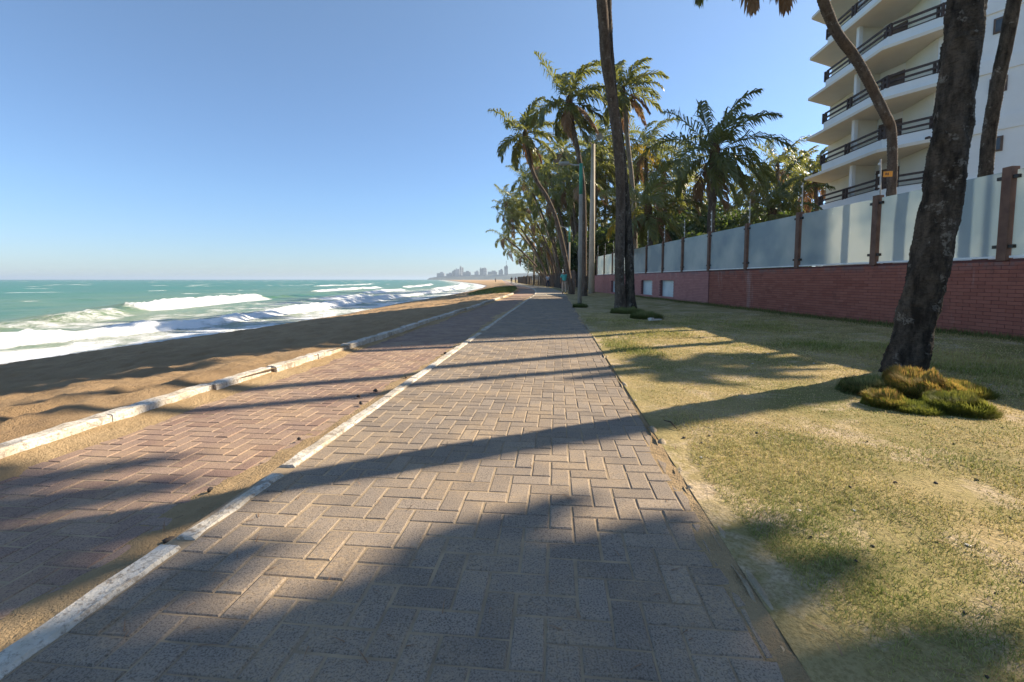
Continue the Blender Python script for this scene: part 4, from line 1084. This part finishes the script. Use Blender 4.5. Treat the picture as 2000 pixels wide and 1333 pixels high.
for i, (a, b, s) in enumerate(((1460, 835, .10), (733, 763, .02), (700, 774, .015), (705, 788, .016), (584, 857, .012), (410, 956, .014), (793, 737, .012), (795, 762, .012), (330, 1055, .016), (887, 681, .016), (870, 690, .02))):
    if i == 0: continue
    p = gp(a, b, -.045); lump('stone', p.x, p.y, -.045, (s * 1.4, s, s * .8), M_DARKST, 80 + i, label='small dark bit of husk on the sand beside the middle kerb', cat='husk', group='husk bits along the middle kerb')
p = at(486, 655, 17.0)
lump('driftwood', p.x, p.y, p.z, (.22, .14, .10), M_DARKST, 99, label='dark lump of driftwood at the top of the wet sand', cat='driftwood')
# fallen twig beside the path edge
p0 = gp(1297, 821, .02); p1 = gp(1322, 838, .02)
tag(obj('twig', MB().tube([p0, (p0 + p1) / 2 + Vector((0, 0, .02)), p1], [.004, .006, .003], 5).mesh('twig'), M_BARK), 'thin dry twig lying on the lawn at the path edge', 'twig')

# ------------------------------------------------------------------ poles
M_CONC = simple('concrete_pole', (.40, .35, .29), (.30, .26, .21), 2, .85, 30, .2)
M_GREENP = simple('green_paint', (.07, .30, .20), (.05, .24, .16), 3, .5)
M_LAMP = simple('lamp_grey', (.42, .42, .40), None, 4, .5)
def lamp(px, ybase, ytop, Yd, arm_px, label, r0=.085, green=1.15, group='lamp posts along the promenade'):
    b = at(px, ybase, Yd); zt = at(px, ytop, Yd).z; al = arm_px / F * Yd
    t = empty('street_lamp', (b.x, Yd, 0), label=label, cat='street lamp', group=group)
    obj('pole', MB().tube([(0, 0, -.1), (0, 0, zt - green)], [r0, r0 * .82], 10).mesh('pole', True), M_CONC, t)
    obj('pole_top', MB().tube([(0, 0, zt - green), (0, 0, zt)], [r0 * .85, r0 * .8], 10).mesh('pole_top', True), M_GREENP, t)
    obj('arm', MB().tube([(0, 0, zt - .06), (-al * .35, 0, zt - .05), (-al * .6, 0, zt + .01)], .03, 6).mesh('arm'), M_LAMP, t)
    V = MB(); V.box((-al * .78, 0, zt + .02), (al * .45, .22, .07)); V.box((-al * .78, 0, zt - .03), (al * .36, .17, .04))
    obj('lamp_head', V.mesh('lamp_head'), M_LAMP, t)
lamp(1132, 600, 320, 17.7, 42, 'nearest lamp post with green upper pole and arm pointing to the sea')
lamp(1111, 573, 443, 34.5, 28, 'smaller lamp post beside the walker in the teal shirt')
lamp(1031, 552, 502, 92, 12, 'farthest tiny lamp post in front of the dark grove', .07)
b = at(1155, 575, 33); zt = at(1155, 282, 33).z
t = empty('floodlight_pole', (b.x, 33, 0), label='tall bare concrete mast topped by two floodlights', cat='floodlight mast')
obj('pole', MB().tube([(0, 0, -.1), (0, 0, zt)], [.24, .14], 12).mesh('pole', True), simple('pale_concrete', (.52, .46, .37), (.42, .37, .30), 1.5, .85), t)
for s_, dz in ((-1, .15), (1, .35)):
    obj('bracket', MB().tube([(0, 0, zt - .05), (.30 * s_, 0, zt + dz)], .045, 6).mesh('bracket'), M_CONC, t)
    obj('floodlight', MB().box((.40 * s_, -.05, zt + dz + .15), (.42, .25, .40), tilt=[[.9, 0, -.43 * s_], [0, 1, 0], [.43 * s_, 0, .9]]).mesh('floodlight'), M_LAMP, t)
b = at(1043, 549, 95); zt = at(1043, 455, 95).z
t = empty('utility_pole', (b.x, 95, 0), label='thin pale pole rising among the far grove trunks', cat='pole')
obj('pole', MB().tube([(0, 0, -.1), (0, 0, zt)], [.22, .14], 8).mesh('pole', True), M_BARK_PALE, t)

# ------------------------------------------------------------------ people
def skin(name, verts, edges, rad, mat, parent, lev=1):
    me = bpy.data.meshes.new(name); me.from_pydata(verts, edges, []); me.update()
    o = obj(name, me, mat, parent)
    md = o.modifiers.new('skin', 'SKIN'); md.use_smooth_shade = True
    for i, rd in enumerate(rad):
        sv = me.skin_vertices[0].data[i] if me.skin_vertices else None
        if sv: sv.radius = rd if isinstance(rd, tuple) else (rd, rd)
    if me.skin_vertices: me.skin_vertices[0].data[0].use_root = True
    s_ = o.modifiers.new('sub', 'SUBSURF'); s_.levels = lev; s_.render_levels = lev
    return o
def fcol(name, c, rough=.85): return simple(name, c, tuple(x * .8 for x in c), 12, rough, 60, .1)
M_SKIN = fcol('skin', (.30, .16, .10)); M_HAIR = fcol('dark_hair', (.02, .015, .012))
def ensure_skin(me):
    pass
def person(x, y, z, h, rz, shirt, trousers, label, stride=.12, arms=.05, bare=0):
    k = h / 1.75
    t = empty('person', (x, y, z), rz, label=label, cat='person'); t.scale = (k, k, k)
    s = stride
    V = [(0, 0, .95), (0, 0, 1.15), (0, .01, 1.40), (0, .01, 1.50), (0, .02, 1.57), (0, .03, 1.66), (0, .02, 1.73),
         (-.09, 0, .90), (-.10, s, .50), (-.11, s * .9, .09), (-.11, s + .13, .03), (.09, 0, .90), (.10, -s * .6, .50), (.11, -s * 1.4, .10), (.11, -s * 1.2 + .12, .03),
         (-.19, .0, 1.42), (-.26, -.02, 1.15), (-.27, .06 + arms, .90), (-.26, .10 + arms, .80), (.19, 0, 1.42), (.26, .02, 1.15), (.27, .04 - arms, .90), (.26, .07 - arms, .80)]
    E = [(0, 1), (1, 2), (2, 3), (3, 4), (4, 5), (5, 6), (0, 7), (7, 8), (8, 9), (9, 10), (0, 11), (11, 12), (12, 13), (13, 14), (2, 15), (15, 16), (16, 17), (17, 18), (2, 19), (19, 20), (20, 21), (21, 22)]
    R = [(.13, .10), (.13, .09), (.15, .10), .06, .06, (.085, .10), .05, .085, .06, .042, .035, .085, .06, .042, .035, .05, .04, .032, .035, .05, .04, .032, .035]
    for nm, VV_, EE, RR, mt in (('body', V, E, R, M_SKIN),
        ('shirt', [(0, 0, .93), (0, 0, 1.10), (0, 0, 1.30), (0, .01, 1.43), (-.19, 0, 1.42), (-.25, -.01, 1.20), (.19, 0, 1.42), (.25, .01, 1.20)], [(0, 1), (1, 2), (2, 3), (3, 4), (4, 5), (3, 6), (6, 7)],
         [(.17, .13), (.17, .125), (.19, .13), (.15, .11), .075, .07, .075, .07], shirt),
        ('trousers', [(0, 0, .95), (-.095, 0, .86), (-.10, s, .50), (-.11, s * .95, .14 + bare), (.095, 0, .86), (.10, -s * .6, .50), (.11, -s * 1.3, .14 + bare)], [(0, 1), (1, 2), (2, 3), (0, 4), (4, 5), (5, 6)],
         [(.155, .12), .10, .08, .07, .10, .08, .07], trousers),
        ('hair', [(0, .00, 1.64), (0, .0, 1.72), (0, .03, 1.755)], [(0, 1), (1, 2)], [(.085, .08), (.092, .095), (.06, .07)], M_HAIR)):
        skin(nm, VV_, EE, RR, mt, t)
    return t
p = gp(1103, 575.5); person(p.x, 33.0, 0, 1.72, 0, fcol('teal_cotton', (.10, .46, .42)), fcol('beige_cotton', (.52, .40, .31)), 'walker in a teal shirt and beige trousers seen from behind', .07)
p = at(1070, 561, 60); person(p.x, 60, 0, 1.72, .3, fcol('pale_blue_cotton', (.55, .60, .72)), fcol('navy_cotton', (.03, .04, .08)), 'walker in a pale top and dark trousers farther up the path', .16)
p = at(999, 551, 118); person(p.x, 118, 0, 1.75, .2, fcol('black_cotton', (.03, .03, .04)), fcol('grey_cotton', (.1, .1, .12)), 'tiny dark dressed walker leftmost of the far group', .12)
p = at(1007, 551, 120); person(p.x, 120, 0, 1.75, .1, fcol('salmon_cotton', (.55, .25, .2)), fcol('dark_cotton', (.05, .05, .06)), 'tiny walker in a salmon top among the far group', .12)
p = at(968, 546, 180); person(p.x, 180, .0, 1.7, 1.2, fcol('brown_cotton', (.10, .08, .07)), fcol('dark_shorts', (.05, .05, .05)), 'tiny figure standing on the far beach', .05)

# ------------------------------------------------------------------ haze
hz = MB().box((0, 5500, 21.0), (24000, 24000, 48.0)).mesh('haze')
mh = bpy.data.materials.new('haze'); mh.use_nodes = True; tn_ = mh.node_tree; tn_.nodes.clear()
pv = tn_.nodes.new('ShaderNodeVolumePrincipled'); pv.inputs['Color'].default_value = (.72, .86, 1, 1); pv.inputs['Density'].default_value = .00022; pv.inputs['Anisotropy'].default_value = .2
ou = tn_.nodes.new('ShaderNodeOutputMaterial'); tn_.links.new(pv.outputs[0], ou.inputs['Volume'])
haze = obj('haze', hz, mh, kind='stuff')

# dry palm scraps blown over paving, lawn and beach
rn = np.random.RandomState(77); n = 420
r_ = np.exp(rn.uniform(math.log(1.2), math.log(14), n)); a_ = np.radians(rn.uniform(-52, 50, n)); X = r_ * np.sin(a_); Y = r_ * np.cos(a_)
U_ = X * CT - Y * ST; V_ = X * ST + Y * CT
zz = np.where(U_ > .72, lawn_zxy(X, Y) + .004, np.where(U_ > -1.47, .003, -.062))
ok = (U_ > -3.3) & ((U_ > -1.45) | (U_ < -1.62)) & ((U_ > .7) | (rn.uniform(0, 1, n) < .35))
X, Y, zz = X[ok], Y[ok], zz[ok]; n = len(X)
blades('litter_scraps', X, Y, zz, rn.uniform(.02, .07, n), np.full(n, .0022) * np.clip(r_[ok] / 2, 1, 4), M_FROND_DRY, rn.uniform(0, 1, n), 1.5, seed=78, label='scraps of dry palm leaf blown over paving and lawn')
